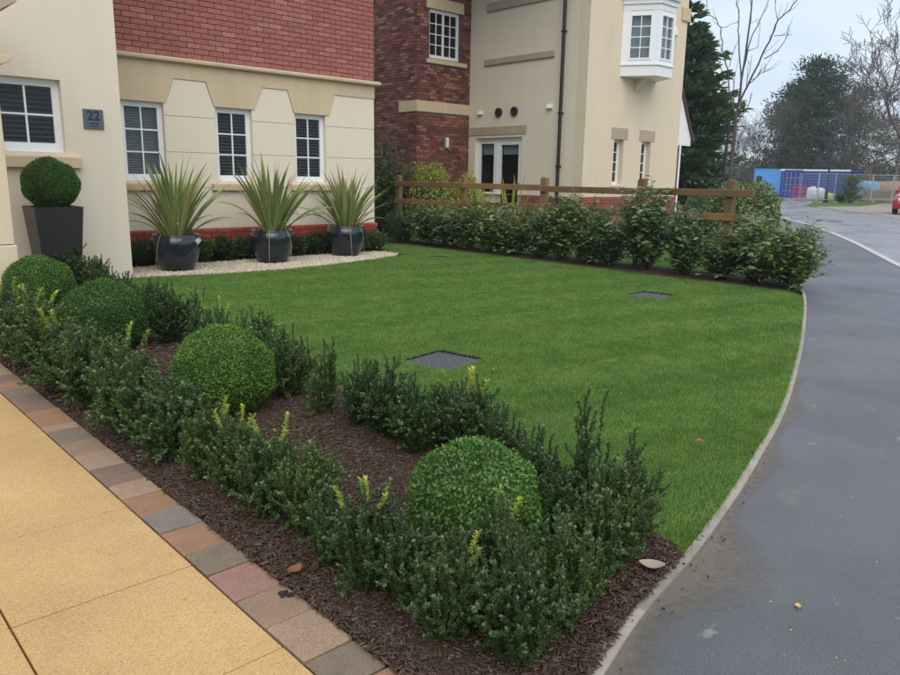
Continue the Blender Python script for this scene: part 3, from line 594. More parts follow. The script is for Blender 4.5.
# red brick upper storey: the bricks in view one by one, the rest joined
ub_ = MB().box(3.38, XE, YM + 0.012, 18, 2.936, 5.6).build('upper_wall', 'mortar_red', house)
cand = []
for row in range(35):
    z0 = 2.942 + 0.075 * row; x = 3.33 + (0.1125 if row % 2 else 0)
    while x < XE - 0.01:
        a, b_ = x, min(XE + 0.004, x + 0.215)
        px, py, dz = project(((a + b_) / 2, YM, z0 + 0.03)); cand.append((0 if (px > 108 and py > -6) else 1, dz, a, b_, z0)); x += 0.225
cand.sort(); rest = MB()
proto = {}
for k, (vis, dz, a, b_, z0) in enumerate(cand):
    dy = random.uniform(-0.002, 0.0015)
    if vis == 0 and k < 300:
        key = round(b_ - a, 3)
        if key not in proto:
            o = MB().box(0, b_ - a, 0, 0.03, 0, 0.066).build('brick', 'brick_red', ub_, bevel=0.0025); proto[key] = o.data; o.location = (a, YM + dy, z0)
        else: link('brick', proto[key], None, ub_, loc=(a, YM + dy, z0))
    else: rest.box(a, b_, YM + dy, YM + 0.03, z0, z0 + 0.066)
tag(rest.build('brickwork', 'brick_red_rest', ub_), kind='stuff')
# eaves and roof of the main block, out of frame
MB().box(-4.2, XE + 0.25, YM - 0.35, 18.3, 5.6, 5.72).build('soffit', 'painted_white', house)
MB().prism([(YM - 0.42, 5.72), (18.4, 5.72), (14.5, 8.6)], 0, -4.3, XE + 0.35).build('roof', 'roof_tile', house)
# projecting wing with the number plaque
YW, XW = 9.592, 3.40
wf = wall_frame('y', YW, -1)
wall_with_holes(house, wf, -4.0, XW, 0, 5.6, [(2.03, 2.745, 1.52, 2.325)], 0.28, 'render_cream', 'wing_wall')
MB().box(XW - 0.28, XW - 0.0005, YW + 0.281, YM + 0.3, 0, 5.6).build('wing_wall', 'render_cream', house)
window(house, wf, 2.03, 2.745, 1.52, 2.325, 2, 2, recess=0.085, fr=0.05, bar=0.022, blind=('blind_dark', 0.055, 0.024, 0.3), bottom=0.075)
MB().prism([(YW - 0.075, 1.345), (YW + 0.09, 1.345), (YW + 0.09, 1.485), (YW - 0.06, 1.48), (YW - 0.075, 1.465)], 0, 1.90, 2.885).build('sill', 'stone_tan', house, bevel=0.003)
# porch pillar with capital and arched beam
pil = MB().box(1.25, 1.765, 8.0, 8.5, 0.62, 2.235).build('porch_pillar', 'render_yellow', house, bevel=0.006)
MB().box(1.23, 1.78, 7.985, 8.515, 0.0, 0.613).build('pillar_base', 'render_yellow', pil, bevel=0.008)
MB().prism([(1.20, 2.236), (1.79, 2.236), (1.87, 2.275), (1.875, 2.315), (1.19, 2.315)], 1, 7.9, 8.6).build('capital', 'stone_tan', pil, bevel=0.004)
MB().prism([(1.25, 2.316), (1.76, 2.316), (1.77, 2.6), (1.85, 2.72), (1.98, 2.80), (1.98, 3.1), (1.25, 3.1)], 1, 7.98, 8.52).build('porch_bracket', 'stone_brown', pil, bevel=0.004)
for y0 in (8.521,): MB().box(1.27, 1.75, y0, YW - 0.001, 2.75, 3.1).build('porch_beam', 'render_yellow', pil, bevel=0.005)

# number plaque: digits as bent strokes
pq = thing('number_plaque', 'square blue grey slate house number plaque reading 22', 'plaque', (3.072, YW, 1.915))
MB().box(-0.112, 0.112, -0.022, -0.0005, -0.112, 0.112).build('plate', 'slate_sign', pq, bevel=0.003)
def stroke_text(txt, name, mat, parent, x, y, z, size, depth=0.004):
    cu = bpy.data.curves.new(name, 'FONT'); cu.body = txt; cu.size = size; cu.extrude = depth / 2; cu.align_x = 'CENTER'; cu.align_y = 'CENTER'; cu.offset = 0.0015 if size > 0.05 else 0
    o = bpy.data.objects.new(name, cu); COL.objects.link(o)
    dg = bpy.context.evaluated_depsgraph_get(); me = bpy.data.meshes.new_from_object(o.evaluated_get(dg)); bpy.data.objects.remove(o); bpy.data.curves.remove(cu)
    q = link(name, me, None, parent); me.materials.clear(); me.materials.append(MATS[mat]); q.rotation_euler = (R_(90), 0, 0); q.location = (x, y, z); return q
stroke_text('22', 'number', 'sign_black', pq, 0.0, -0.0245, 0.035, 0.15)
for k in range(2): MB().box(-0.052 + 0.012 * k, 0.052 - 0.012 * k, -0.0238, -0.0222, -0.055 - 0.03 * k, -0.043 - 0.03 * k).build('inscription', 'sign_black', pq)

# ================================================================ NEIGHBOUR'S HOUSE
nb = thing('house', 'neighbouring cream house with dark multi brick wing and white oriel window', 'house')
YN, XN, XR, YB, XB = 11.2, 14.59, 18.75, 15.14, 12.75
ZT = 7.2
nf = wall_frame('y', YN, -1); ns = wall_frame('x', XN, -1)
slits = [(15.79, 16.20, 1.20, 2.30), (17.00, 17.42, 1.20, 2.30)]
wall_with_holes(nb, nf, XN, XR, 0.9, ZT, slits, 0.3, 'render_yellow', 'front_wall')
DOOR = (13.17, 14.87, 0.12, 2.36)
wall_with_holes(nb, ns, YN + 0.3005, YB, 0.9, ZT, [(DOOR[0], DOOR[1], 0.9, DOOR[3])], 0.3, 'render_cream', 'side_wall')
MB().box(XR - 0.3, XR - 0.001, YN + 0.301, 20, 0, ZT).build('far_wall', 'render_yellow', nb)
for a, b_, z0, z1 in slits:
    window(nb, nf, a, b_, z0, z1, 2, 4, recess=0.14, fr=0.035, bar=0.02, bottom=0.05, blind=None)
    MB().box(a - 0.13, b_ + 0.15, YN - 0.012, YN + 0.13, 2.302, 2.58).build('lintel', 'stone_brown', nb, bevel=0.004)
    MB().box(a - 0.08, b_ + 0.08, YN - 0.06, YN + 0.12, 1.08, 1.165).build('sill', 'stone_brown', nb, bevel=0.004)
def brick_face(parent, mp_, u0, u1, z0, z1, mat, mort, holes=(), thick=0.02, name='brickwork', bl=0.215, seed=1):
    r = random.Random(seed); q = MB(); row = 0; z = z0
    while z < z1 - 0.02:
        x = u0 - (bl + 0.01) * (0.5 if row % 2 else 0)
        while x < u1 - 0.015:
            a, b_ = max(u0, x), min(u1, x + bl); zz = min(z + 0.066, z1)
            spans = [(a, b_)]
            for h in holes:
                if z < h[3] - 0.03 and zz > h[2] + 0.03: spans = [q_ for u, v in spans for q_ in ((u, min(v, h[0])), (max(u, h[1]), v)) if q_[1] - q_[0] > 0.02]
            for u, v in spans:
                if v - u > 0.02: q.add(*[getattr(wbox(mp_, u, v, -0.01, thick + r.uniform(-0.003, 0.003), z, zz), k) for k in ('v', 'f')])
            x += bl + 0.01
        z += 0.075; row += 1
    return tag(q.build(name, mat, parent), kind='stuff')
# red brick plinth round the cream block
pl = wbox(nf, XN - 0.02, XR + 0.02, -0.28, 0.02, 0, 0.86).build('plinth', 'mortar_red', nb)
wbox(ns, YN + 0.29, DOOR[0], -0.28, 0.02, 0, 0.86).build('plinth_return', 'mortar_red', pl); wbox(ns, DOOR[1], YB, -0.28, 0.02, 0, 0.86).build('plinth_return', 'mortar_red', pl)
brick_face(pl, wall_frame('y', YN - 0.02, -1), XN - 0.03, XR + 0.03, 0.0, 0.9, 'brick_plinth_far', None, seed=3)
brick_face(pl, wall_frame('x', XN - 0.02, -1), YN + 0.0, DOOR[0], 0.0, 0.9, 'brick_plinth_far', None, seed=4)
brick_face(pl, wall_frame('x', XN - 0.02, -1), DOOR[1], YB, 0.0, 0.9, 'brick_plinth_far', None, seed=5)
# blind window stones on the side wall, a split band each
for z0, z1, ya, yb in ((4.19, 4.335, 12.2, 14.55), (5.50, 5.70, 12.1, 14.5)):
    for k in range(2): ym = (ya + yb) / 2; a, b_ = (ya, ym - 0.006) if k == 0 else (ym + 0.006, yb); MB().box(XN - 0.055, XN + 0.05, a, b_, z0, z1).build('stone_band', 'stone_brown', nb, bevel=0.004)
for k in range(2): ym = 14.07; a, b_ = (13.02, ym - 0.006) if k == 0 else (ym + 0.006, 15.12); MB().box(XN - 0.02, XN + 0.25, a, b_, 2.43, 2.64).build('lintel', 'stone_brown', nb, bevel=0.004)
MB().box(XN + 0.02, XN + 0.25, DOOR[0], DOOR[1], 2.361, 2.429).build('lintel_bed', 'render_cream', nb)
# glazed door with side light
fr_ = merge(wbox(ns, DOOR[0], DOOR[0] + 0.07, -0.16, -0.08, 0.1, 2.36), wbox(ns, DOOR[1] - 0.07, DOOR[1], -0.16, -0.08, 0.1, 2.36), wbox(ns, DOOR[0] + 0.07, DOOR[1] - 0.07, -0.16, -0.08, 2.28, 2.36), wbox(ns, 14.08, 14.17, -0.16, -0.08, 0.1, 2.28))
dr = fr_.build('door_frame', 'upvc', nb)
for a, b_, lo in ((13.25, 14.075, 0.14), (14.175, 14.795, 0.14)):
    s = 0.10 if a < 14 else 0.06
    merge(wbox(ns, a, a + s, -0.15, -0.09, lo, 2.275), wbox(ns, b_ - s, b_, -0.15, -0.09, lo, 2.275), wbox(ns, a + s, b_ - s, -0.15, -0.09, 2.275 - s, 2.275), wbox(ns, a + s, b_ - s, -0.15, -0.09, lo, lo + 0.5 if a < 14 else 0.95)).build('door_leaf' if a < 14 else 'side_light', 'upvc', dr)
    wbox(ns, a + s, b_ - s, -0.125, -0.118, lo + 0.45, 2.275 - s).build('pane', 'glass', dr)
    wbox(ns, a + s, b_ - s, -0.20, -0.19, 1.93, 2.275 - s).build('roller_blind', 'net_curtain', dr)
wbox(ns, 13.27, 13.29, -0.09, -0.03, 1.05, 1.2).build('handle', 'alloy', dr)
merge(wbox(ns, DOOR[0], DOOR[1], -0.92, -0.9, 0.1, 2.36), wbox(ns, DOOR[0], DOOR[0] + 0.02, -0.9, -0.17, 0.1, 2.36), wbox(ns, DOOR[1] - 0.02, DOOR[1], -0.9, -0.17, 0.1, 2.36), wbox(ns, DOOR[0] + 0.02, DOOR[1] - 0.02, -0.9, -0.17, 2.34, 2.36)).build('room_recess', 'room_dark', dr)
# extract vents and small covers
for y in (14.0, 13.45):
    v = MB(); prof = [(0.115, 0.0), (0.115, 0.05), (0.095, 0.06), (0.07, 0.045), (0.02, 0.045)]
    v.lathe(prof, 20); v.v = [(XN - z, y + a, 2.99 + b_) for a, b_, z in v.v]; v.build('vent', 'iron_black', nb, smooth=False)
for y, z in ((14.68, 3.0), (12.28, 3.03)):
    MB().prism([(XN - 0.09, z - 0.03), (XN + 0.01, z - 0.05), (XN + 0.01, z + 0.07), (XN - 0.02, z + 0.07), (XN - 0.06, z + 0.04)], 1, y - 0.075, y + 0.075).build('vent_hood', 'painted_white', nb, bevel=0.005)
dp = MB().tube((XN - 0.07, 11.9, 0.05), (XN - 0.07, 11.9, ZT), 0.042, n=12).build('downpipe', 'pipe_black', nb, smooth=False)
for z in (1.6, 2.85, 4.7, 6.4): MB().box(XN - 0.118, XN - 0.001, 11.852, 11.948, z, z + 0.04).build('pipe_bracket', 'pipe_black', dp)
# dark brick wing set back
bf = wall_frame('y', YB, -1); bs_ = wall_frame('x', XB, -1)
BW = (13.13, 14.20, 4.30, 5.48)
wall_with_holes(nb, bf, XB, XN + 0.1, 0, ZT, [BW], 0.3, 'mortar_grey', 'brick_wing_wall')
MB().box(XB, XB + 0.3, YB + 0.3005, 24, 0, ZT).build('brick_wing_wall', 'mortar_grey', nb)
BAND = (2.96, 3.23)
brick_face(nb, bf, XB - 0.018, XN - 0.002, 0, 7.15, 'brick_multi', None, [(BW[0], BW[1], BW[2], BW[3]), (XB - 0.1, XN, BAND[0], BAND[1]), (13.05, 14.3, 5.48, 5.75), (13.05, 14.4, 4.16, 4.3)], seed=11)
brick_face(nb, bs_, YB, 19.5, 0, 7.15, 'brick_multi', None, [(YB, 15.9, BAND[0], BAND[1])], seed=12)
MB().box(XB - 0.035, 13.6 - 0.004, YB - 0.035, YB + 0.05, BAND[0], BAND[1]).build('stone_band', 'stone_tan', nb, bevel=0.004)
MB().box(13.6 + 0.004, XN - 0.002, YB - 0.035, YB + 0.05, BAND[0], BAND[1]).build('stone_band', 'stone_tan', nb, bevel=0.004)
MB().box(XB - 0.035, XB + 0.05, YB + 0.052, 15.85, BAND[0], BAND[1]).build('stone_band', 'stone_tan', nb, bevel=0.004)
window(nb, bf, *BW, 2, 4, recess=0.05, fr=0.05, bar=0.02, casements=2, bottom=0.06)
MB().box(13.03, 14.42, YB - 0.08, YB + 0.1, 4.165, 4.268).build('sill', 'stone_tan', nb, bevel=0.004)
for a, b_ in ((13.03, 13.66), (13.668, 14.32)): MB().box(a, b_, YB - 0.03, YB + 0.1, 5.482, 5.75).build('lintel', 'stone_tan', nb, bevel=0.004)
# oriel window: canted left face, front face, right cant
def oriel():
    P = [(15.86, YN), (16.32, 10.47), (17.0, 10.47), (17.45, YN)]
    def grow(d): c = np.array([16.65, YN]); return [(c[0] + (x - c[0]) * (1 + d / 0.75), YN if y == YN else y - d) for x, y in P]
    o = MB().prism(grow(0.0) , 2, 3.78, 4.02).build('oriel_window', 'painted_white', nb, bevel=0.006)
    MB().prism(grow(0.03), 2, 4.021, 4.065).build('oriel_sill', 'painted_white', o, bevel=0.005)
    for d, za, zb in ((0.0, 5.26, 5.40), (0.035, 5.401, 5.52), (0.10, 5.521, 5.60), (0.16, 5.601, 5.68)): MB().prism(grow(d), 2, za, zb).build('cornice', 'painted_white', o, bevel=0.008)
    MB().add([(*q, 5.681) for q in grow(0.14)] + [(16.1, YN, 6.2), (17.2, YN, 6.2)], [(0, 1, 4), (1, 2, 5, 4), (2, 3, 5), (0, 4, 5, 3), (0, 3, 2, 1)]).build('oriel_roof', 'roof_tile', o)
    # console under the bay
    MB().prism([(YN, 3.45), (YN - 0.12, 3.62), (YN - 0.3, 3.779), (YN, 3.779)], 0, 16.5, 16.8).build('console', 'render_yellow', o, bevel=0.01)
    for i in range(3):
        a, b_ = np.array(P[i]), np.array(P[i + 1]); L_ = np.linalg.norm(b_ - a); e = (b_ - a) / L_; n_ = np.array([e[1], -e[0]])
        mpv = lambda u, d, z, a=a, e=e, n_=n_: (*(a + e * u + n_ * d), z)
        def ob(u0, u1, d0, d1, z0, z1):
            V = [mpv(u, d, z) for z in (z0, z1) for u, d in ((u0, d0), (u1, d0), (u1, d1), (u0, d1))]
            return MB().add(V, [(0, 3, 2, 1), (4, 5, 6, 7), (0, 1, 5, 4), (1, 2, 6, 5), (2, 3, 7, 6), (3, 0, 4, 7)])
        s = 0.17 if i != 1 else 0.07; z0, z1 = 4.066, 5.259
        f = merge(ob(0.001, s, -0.09, -0.002, z0, z1), ob(L_ - s, L_ - 0.001, -0.09, -0.002, z0, z1), ob(s, L_ - s, -0.09, -0.012, z0, z0 + 0.09), ob(s, L_ - s, -0.09, -0.012, z1 - 0.07, z1)).build('oriel_frame', 'upvc', o)
        ua, ub, za, zb = s, L_ - s, z0 + 0.09, z1 - 0.07
        q = merge(ob(ua, ua + 0.04, -0.07, 0.004, za, zb), ob(ub - 0.04, ub, -0.07, 0.004, za, zb), ob(ua + 0.04, ub - 0.04, -0.07, 0.004, zb - 0.04, zb), ob(ua + 0.04, ub - 0.04, -0.07, 0.004, za, za + 0.04)); q.build('oriel_sash', 'upvc', o)
        ua += 0.04; ub -= 0.04; za += 0.04; zb -= 0.04
        ob((ua + ub) / 2 - 0.01, (ua + ub) / 2 + 0.01, -0.045, -0.012, za, zb).build('glazing_bar', 'upvc', o)
        for k in range(1, 4): z = za + (zb - za) * k / 4; ob(ua, ub, -0.042, -0.014, z - 0.01, z + 0.01).build('glazing_bar', 'upvc', o)
        for k in range(4):
            for h_ in range(2): um = (ua + ub) / 2; ob(*((ua, um - 0.001) if h_ == 0 else (um + 0.001, ub)), -0.032, -0.028, za + (zb - za) * k / 4 + 0.001, za + (zb - za) * (k + 1) / 4 - 0.001).build('pane', 'glass_bright', o)
        cu = MB(); nn = 40; V = []
        for k in range(nn + 1):
            for z in (za, zb): V.append(mpv(ua + (ub - ua) * k / nn, -0.14 + 0.015 * math.sin(k * 1.9), z))
        cu.add(V, [(2 * k, 2 * k + 2, 2 * k + 3, 2 * k + 1) for k in range(nn)]).build('net_curtain', 'net_curtain', o, fix=False)
oriel()
MB().box(XR - 0.32, XR + 0.07, YN - 0.05, YN + 0.2, 5.42, 5.75).build('kneeler_stone', 'stone_tan', nb, bevel=0.01)
# lower wing behind with a white verge
MB().box(18.752, 21.0, 13.2, 19, 0, 2.3).build('garage_wall', 'render_yellow', nb)
MB().prism([(18.752, 3.85), (19.56, 2.48), (19.56, 2.28), (18.752, 2.28)], 1, 11.30, 11.40).build('verge_board', 'painted_white', nb, bevel=0.005)
MB().prism([(18.752, 3.95), (19.64, 2.46), (19.64, 2.36), (18.752, 3.85)], 1, 11.24, 13.1).build('side_roof', 'roof_tile', nb)
MB().tube((18.80, 11.16, 0.3), (18.80, 11.16, 2.3), 0.03, n=8).build('white_downpipe', 'painted_white', nb)
MB().prism([(YN - 0.45, ZT), (20.4, ZT), (15.6, 10.4)], 0, XB - 0.3, XR + 0.3).build('roof', 'roof_tile', nb)
MB().box(XB - 0.25, XR + 0.25, YN - 0.4, 20.3, ZT - 0.09, ZT - 0.001).build('soffit', 'painted_white', nb)
# wall lamp and outside light
wl = thing('wall_lamp', 'small white wall lamp on the dark brick wing', 'lamp', (13.73, YB - 0.02, 2.21))
MB().box(-0.06, 0.06, -0.035, 0.0, -0.16, 0.16).build('back_plate', 'steel_grey', wl, bevel=0.006)
MB().lathe([(0.035, -0.13), (0.05, -0.10), (0.05, 0.10), (0.035, 0.13)], 14, (0, -0.07, 0)).build('lamp_glass', 'lamp_white', wl)
dome = thing('wall_lamp', 'white half dome lamp on cream wall right of the oriel window', 'lamp', (18.05, YN, 5.1))
MB().lathe([(0.16, -0.12), (0.16, -0.08), (0.14, 0.03), (0.09, 0.11), (0.02, 0.14)], 16).build('lamp_shade', 'lamp_white', dome)
MB().box(-0.05, 0.05, -0.02, 0.0, -0.05, 0.05).build('back_plate', 'steel_grey', dome)

# ================================================================ FENCE
fence = thing('timber_fence', 'brown timber post and rail fence behind the laurel hedge', 'fence')
FX = 10.0
posts = [12.45, 10.47, 8.47, 6.53, 5.10]
for y in posts: MB().prism([(y - 0.06, -0.3), (y + 0.06, -0.3), (y + 0.06, 1.31), (y + 0.02, 1.345), (y - 0.06, 1.33)], 0, FX - 0.045, FX + 0.055).build('post', 'timber', fence, bevel=0.006)
ends = [12.5, 10.47, 8.47, 6.53, 4.73]
for z in (1.155, 0.82, 0.445):
    for a, b_ in zip(ends, ends[1:]):
        dz = random.uniform(-0.012, 0.012)
        MB().box(FX - 0.088, FX - 0.047, b_ + 0.004, a - 0.004, z - 0.05 + dz, z + 0.05 + dz).build('rail', 'timber', fence, bevel=0.006)

# ================================================================ PLANTS
def shrub_mesh(seed, h, rad, nsh, ll, lw, spread=0.7, lowfill=0.12, rough_top=0.3):
    """upright small-leaved shrub: shoots fan out of the base, leaves all round each shoot"""
    r = np.random.default_rng(seed); segs, P, D, U = [], [], [], []
    for k in range(nsh):
        a = r.uniform(0, 2 * math.pi); q = math.sqrt(r.uniform(0, 1)); hh = h * (1 - 0.34 * q ** 2) * r.uniform(1 - rough_top, 1.0)
        if r.random() < 0.16: hh *= 1.18
        b0 = np.array([0.25 * rad * q * math.cos(a), 0.25 * rad * q * math.sin(a), 0.0]); e = np.array([rad * q * math.cos(a), rad * q * math.sin(a), hh])
        c = b0 * 0.4 + e * 0.6 + np.array([0.22 * rad * q * math.cos(a), 0.22 * rad * q * math.sin(a), -0.08 * h]); ns_ = 9
        pts = [(1 - s) ** 2 * b0 + 2 * s * (1 - s) * c + s * s * e + r.normal(0, 0.005, 3) * (s > 0) for s in np.linspace(0, 1, ns_)]
        for i in range(ns_ - 1): segs.append((pts[i], pts[i + 1], 0.0028 * (1 - 0.08 * i), 0.0028 * (1 - 0.08 * (i + 1))))
        tw = [pts]
        for _ in range(3):
            i = r.integers(2, ns_ - 2); d = unit(pts[i + 1] - pts[i] + r.normal(0, 0.55, 3) * np.linalg.norm(pts[i + 1] - pts[i])); l_ = h * r.uniform(0.14, 0.3)
            tp = [pts[i] + d * l_ * s + np.array([0, 0, 0.05 * l_ * s * s]) for s in np.linspace(0, 1, 5)]; tw.append(tp); segs.append((tp[0], tp[-1], 0.0014, 0.0008))
        for path in tw:
            path = np.array(path); sl = np.linalg.norm(np.diff(path, axis=0), axis=1); tot = sl.sum(); cum = np.concatenate([[0], np.cumsum(sl)])
            nn = max(3, int(tot / (ll * 0.40))); s = np.linspace(lowfill * tot if path is not tw else 0, tot, nn)
            base = np.stack([np.interp(s, cum, path[:, j]) for j in range(3)], 1); tang = unit(np.gradient(base, axis=0)) if nn > 1 else np.array([[0, 0, 1.0]])
            for w_ in range(3):
                ph = r.uniform(0, 6.28, nn); ref = unit(np.cross(tang, np.array([0.3, 0.5, 0.8]))); bi = np.cross(tang, ref)
                out_ = ref * np.cos(ph)[:, None] + bi * np.sin(ph)[:, None]
                P.append(base); D.append(out_ * 0.85 + tang * r.uniform(0.2, 0.9, (nn, 1)) + np.array([0, 0, 0.25])); U.append(tang + np.array([0, 0, 0.6]) + r.normal(0, 0.35, (nn, 3)))
    P, D, U = map(np.concatenate, (P, D, U)); keep = P[:, 2] > h * 0.05; P, D, U = P[keep], D[keep], U[keep]; n = len(P)
    V, Fc = leaves(P, D, U, ll * r.uniform(0.7, 1.2, n), lw * r.uniform(0.75, 1.2, n))
    return np_mesh('foliage', V, Fc), np_mesh('stems', *tubes(segs, 4))
def shoot_mesh(seed, n_, h, rad, ll=0.017):
    r = np.random.default_rng(seed); P, D, U, segs = [], [], [], []
    a0 = (seed // 10) * 1.3 + seed * 0.9
    for k in range(n_):
        a = a0 + r.uniform(-0.7, 0.7); q = rad * r.uniform(0.2, 0.7); b0 = np.array([q * math.cos(a), q * math.sin(a), h * 0.80]); e = b0 + np.array([0.03 * math.cos(a), 0.03 * math.sin(a), h * r.uniform(0.18, 0.33)])
        segs.append((b0 - np.array([0, 0, h * 0.3]), e, 0.002, 0.0012)); s = np.linspace(0.25, 1, 16)
        for w_ in range(3):
            ph = r.uniform(0, 6.28, 16); P.append(b0 + (e - b0) * s[:, None]); D.append(np.stack([np.cos(ph), np.sin(ph), r.uniform(0.3, 1.3, 16)], 1)); U.append(np.stack([-np.cos(ph) * 0.5, -np.sin(ph) * 0.5, np.ones(16)], 1))
    P, D, U = map(np.concatenate, (P, D, U)); V, Fc = leaves(P, D, U, ll * r.uniform(0.7, 1.2, len(P)), ll * 0.5)
    return np_mesh('new_shoot', V, Fc)
HOLLY = [shrub_mesh(20 + k, 0.36, (0.12, 0.13, 0.11, 0.125, 0.105, 0.13, 0.12, 0.085)[k], (50, 54, 46, 52, 34, 54, 48, 20)[k], 0.0140, 0.0080, rough_top=(0.32, 0.28, 0.42, 0.32, 0.5, 0.28, 0.38, 0.55)[k]) for k in range(8)]
SHOOTS = [[shoot_mesh(60 + 10 * k + j, 1, 0.34, 0.13) for j in range(c)] for k, c in enumerate((3, 2, 5))]
def holly(x, y, h, var, label, group, rz=None, wid=1.0, shoots=None):
    o = thing('holly_shrub', label, 'shrub', (x, y, 0.005), random.uniform(0, 6.28) if rz is None else rz, group)
    s = h / 0.34; o.scale = (s * wid, s * wid, s)
    a, b_ = HOLLY[var]; link('foliage', a, 'holly_leaf', o); link('stems', b_, 'stem_green', o)
    if shoots is not None:
        for me in SHOOTS[shoots]: link('new_shoot', me, 'shoot_leaf', o)
    return o
G1 = 'small shrubs along the sett edging'; G2 = 'small shrubs along the lawn side of the bed'; G3 = 'small shrubs at the road end of the bed'
left = [(1.37, 1.19, .33, None), (1.31, 1.40, .29, 1), (1.33, 1.58, .32, None), (1.29, 1.75, .33, 2), (1.28, 1.97, .28, None), (1.35, 2.20, .33, None), (1.32, 2.42, .35, 0), (1.31, 2.66, .33, 0), (1.30, 2.92, .33, 1),
        (1.28, 3.25, .40, None), (1.27, 3.60, .41, None), (1.28, 3.92, .46, 1), (1.27, 4.28, .44, None), (1.27, 4.68, .46, 1), (1.26, 5.12, .49, None), (1.25, 5.55, .48, 2), (1.25, 5.98, .48, 2), (1.24, 6.45, .44, 0), (1.25, 6.95, .44, None)]
for k, (x, y, h, s) in enumerate(left):
    holly(x, y, h, k % 7, ('%s small dark green shrub from the road along the sett edging' % ORD[k]), G1, wid=random.uniform(0.95, 1.15) if y < 3 else random.uniform(1.2, 1.4), shoots=s)
right = [(2.20, 1.58, .45, 7, None), (2.22, 1.86, .32, 4, None), (2.33, 2.16, .32, 4, None), (2.36, 2.38, .38, 2, 2), (2.38, 2.58, .33, 6, None), (2.18, 2.58, .34, 0, None), (2.20, 2.84, .42, 2, None), (2.22, 3.08, .37, 4, None), (2.18, 3.34, .38, 7, None), (2.20, 3.78, .42, 3, None), (2.22, 4.22, .47, 2, None), (2.25, 4.75, .42, 4, 0), (2.3, 5.2, .42, 7, 1), (2.25, 5.62, .42, 1, None), (2.28, 6.1, .42, 5, None), (2.3, 6.7, .40, 0, None), (2.4, 7.4, .40, 3, None), (2.5, 8.1, .42, 5, None), (2.5, 8.85, .46, 1, None), (2.75, 8.95, .34, 4, None)]
for k, (x, y, h, v, s) in enumerate(right):
    holly(x, y, h, v, ('%s small dark green shrub from the road along the lawn side' % ORD[k]), G2, shoots=s, wid=random.uniform(0.9, 1.15))
tip = [(1.60, 1.23, .32, 1, 'behind the corner shrub nearest the setts'), (1.80, 1.28, .31, 3, 'in the middle of the row facing the footpath'), (2.00, 1.32, .36, 5, 'at the lawn end of the row facing the footpath'), (2.17, 1.36, .37, 7, 'thin and spiky beside the pale dry leaf'), (1.50, 1.42, .33, 0, 'touching the near side of the nearest clipped ball'), (1.92, 1.52, .33, 6, 'touching the footpath side of the nearest clipped ball')]
for x, y, h, v, tx in tip: holly(x, y, h, v, 'small dark green shrub ' + tx, G3, shoots=1 if v == 0 else None)

def ball_mesh(seed, n, ll, lw, squash=1.0):
    r = np.random.default_rng(seed); d = unit(r.normal(0, 1, (n, 3))); lump = 1 + 0.032 * np.sin(d[:, 0] * 5 + 1) * np.cos(d[:, 1] * 4.2) + 0.022 * np.sin(d[:, 2] * 8 + d[:, 0] * 5) + 0.012 * np.sin(d[:, 1] * 17 + d[:, 2] * 13) - 0.05 * np.clip(d[:, 2] - 0.75, 0, 1)
    rad = lump * (1 - 0.10 * r.uniform(0, 1, n) ** 1.2) * np.where(r.random(n) < 0.02, r.uniform(1.0, 1.07, n), 1); P = d * rad[:, None]
    tang = unit(r.normal(0, 1, (n, 3))); D = d * r.uniform(0.15, 1.0, (n, 1)) + tang * 0.8 + np.array([0, 0, 0.2]); U = d + r.normal(0, 0.45, (n, 3))
    V, Fc = leaves(P - unit(D) * ll * 0.5, D, U, ll * r.uniform(0.5, 1.35, n), lw * r.uniform(0.6, 1.3, n)); return np_mesh('foliage', V, Fc)
m, t, b, o_ = new_mat('dark_core'); b.inputs['Base Color'].default_value = (0.028, 0.055, 0.014, 1); b.inputs['Roughness'].default_value = 0.95  # dark solid core added inside the foliage to block the view through
BALLS = [ball_mesh(1, 19000, 0.066, 0.042), ball_mesh(2, 26000, 0.052, 0.032)]
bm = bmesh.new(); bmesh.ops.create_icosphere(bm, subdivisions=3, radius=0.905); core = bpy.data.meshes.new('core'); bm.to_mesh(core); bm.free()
def bush_mesh(seed, n, ll, lw):
    r = np.random.default_rng(seed); d = unit(r.normal(0, 1, (n, 3))); d = d[d[:, 2] > -0.55]; n = len(d)
    lump = 1 + 0.10 * np.sin(d[:, 0] * 5 + seed) * np.cos(d[:, 1] * 4.3 + 1) + 0.07 * np.sin(d[:, 2] * 7 + d[:, 0] * 6 + seed); P = d * (lump * (1 - 0.30 * r.uniform(0, 1, n) ** 1.6) + 0.05 * (r.random(n) < 0.06))[:, None]
    V, Fc = leaves(P, d * r.uniform(0.2, 1, (n, 1)) + r.normal(0, 0.55, (n, 3)), d + r.normal(0, 0.5, (n, 3)) + np.array([0, 0, 0.4]), ll * r.uniform(0.6, 1.2, n), lw * r.uniform(0.7, 1.2, n), 'long', 0.15); return np_mesh('foliage', V, Fc)
def bush(x, y, h, rad, seed, label, mat, group, name, ll=0.075, lw=0.032, n=6500):
    o = thing(name, label, 'bush', (x, y, h * 0.45), seed, group); o.scale = (rad, rad, h * 0.55); link('foliage', bush_mesh(seed, n, ll / rad, lw / rad), mat, o)
    q = link('dark_core', core, 'dark_core', o, smooth=True); q.scale = (0.72, 0.72, 0.72); MB().tube((0, 0, -0.95), (0, 0, -0.3), 0.06, n=7).build('stem', 'bark_dark', o); return o
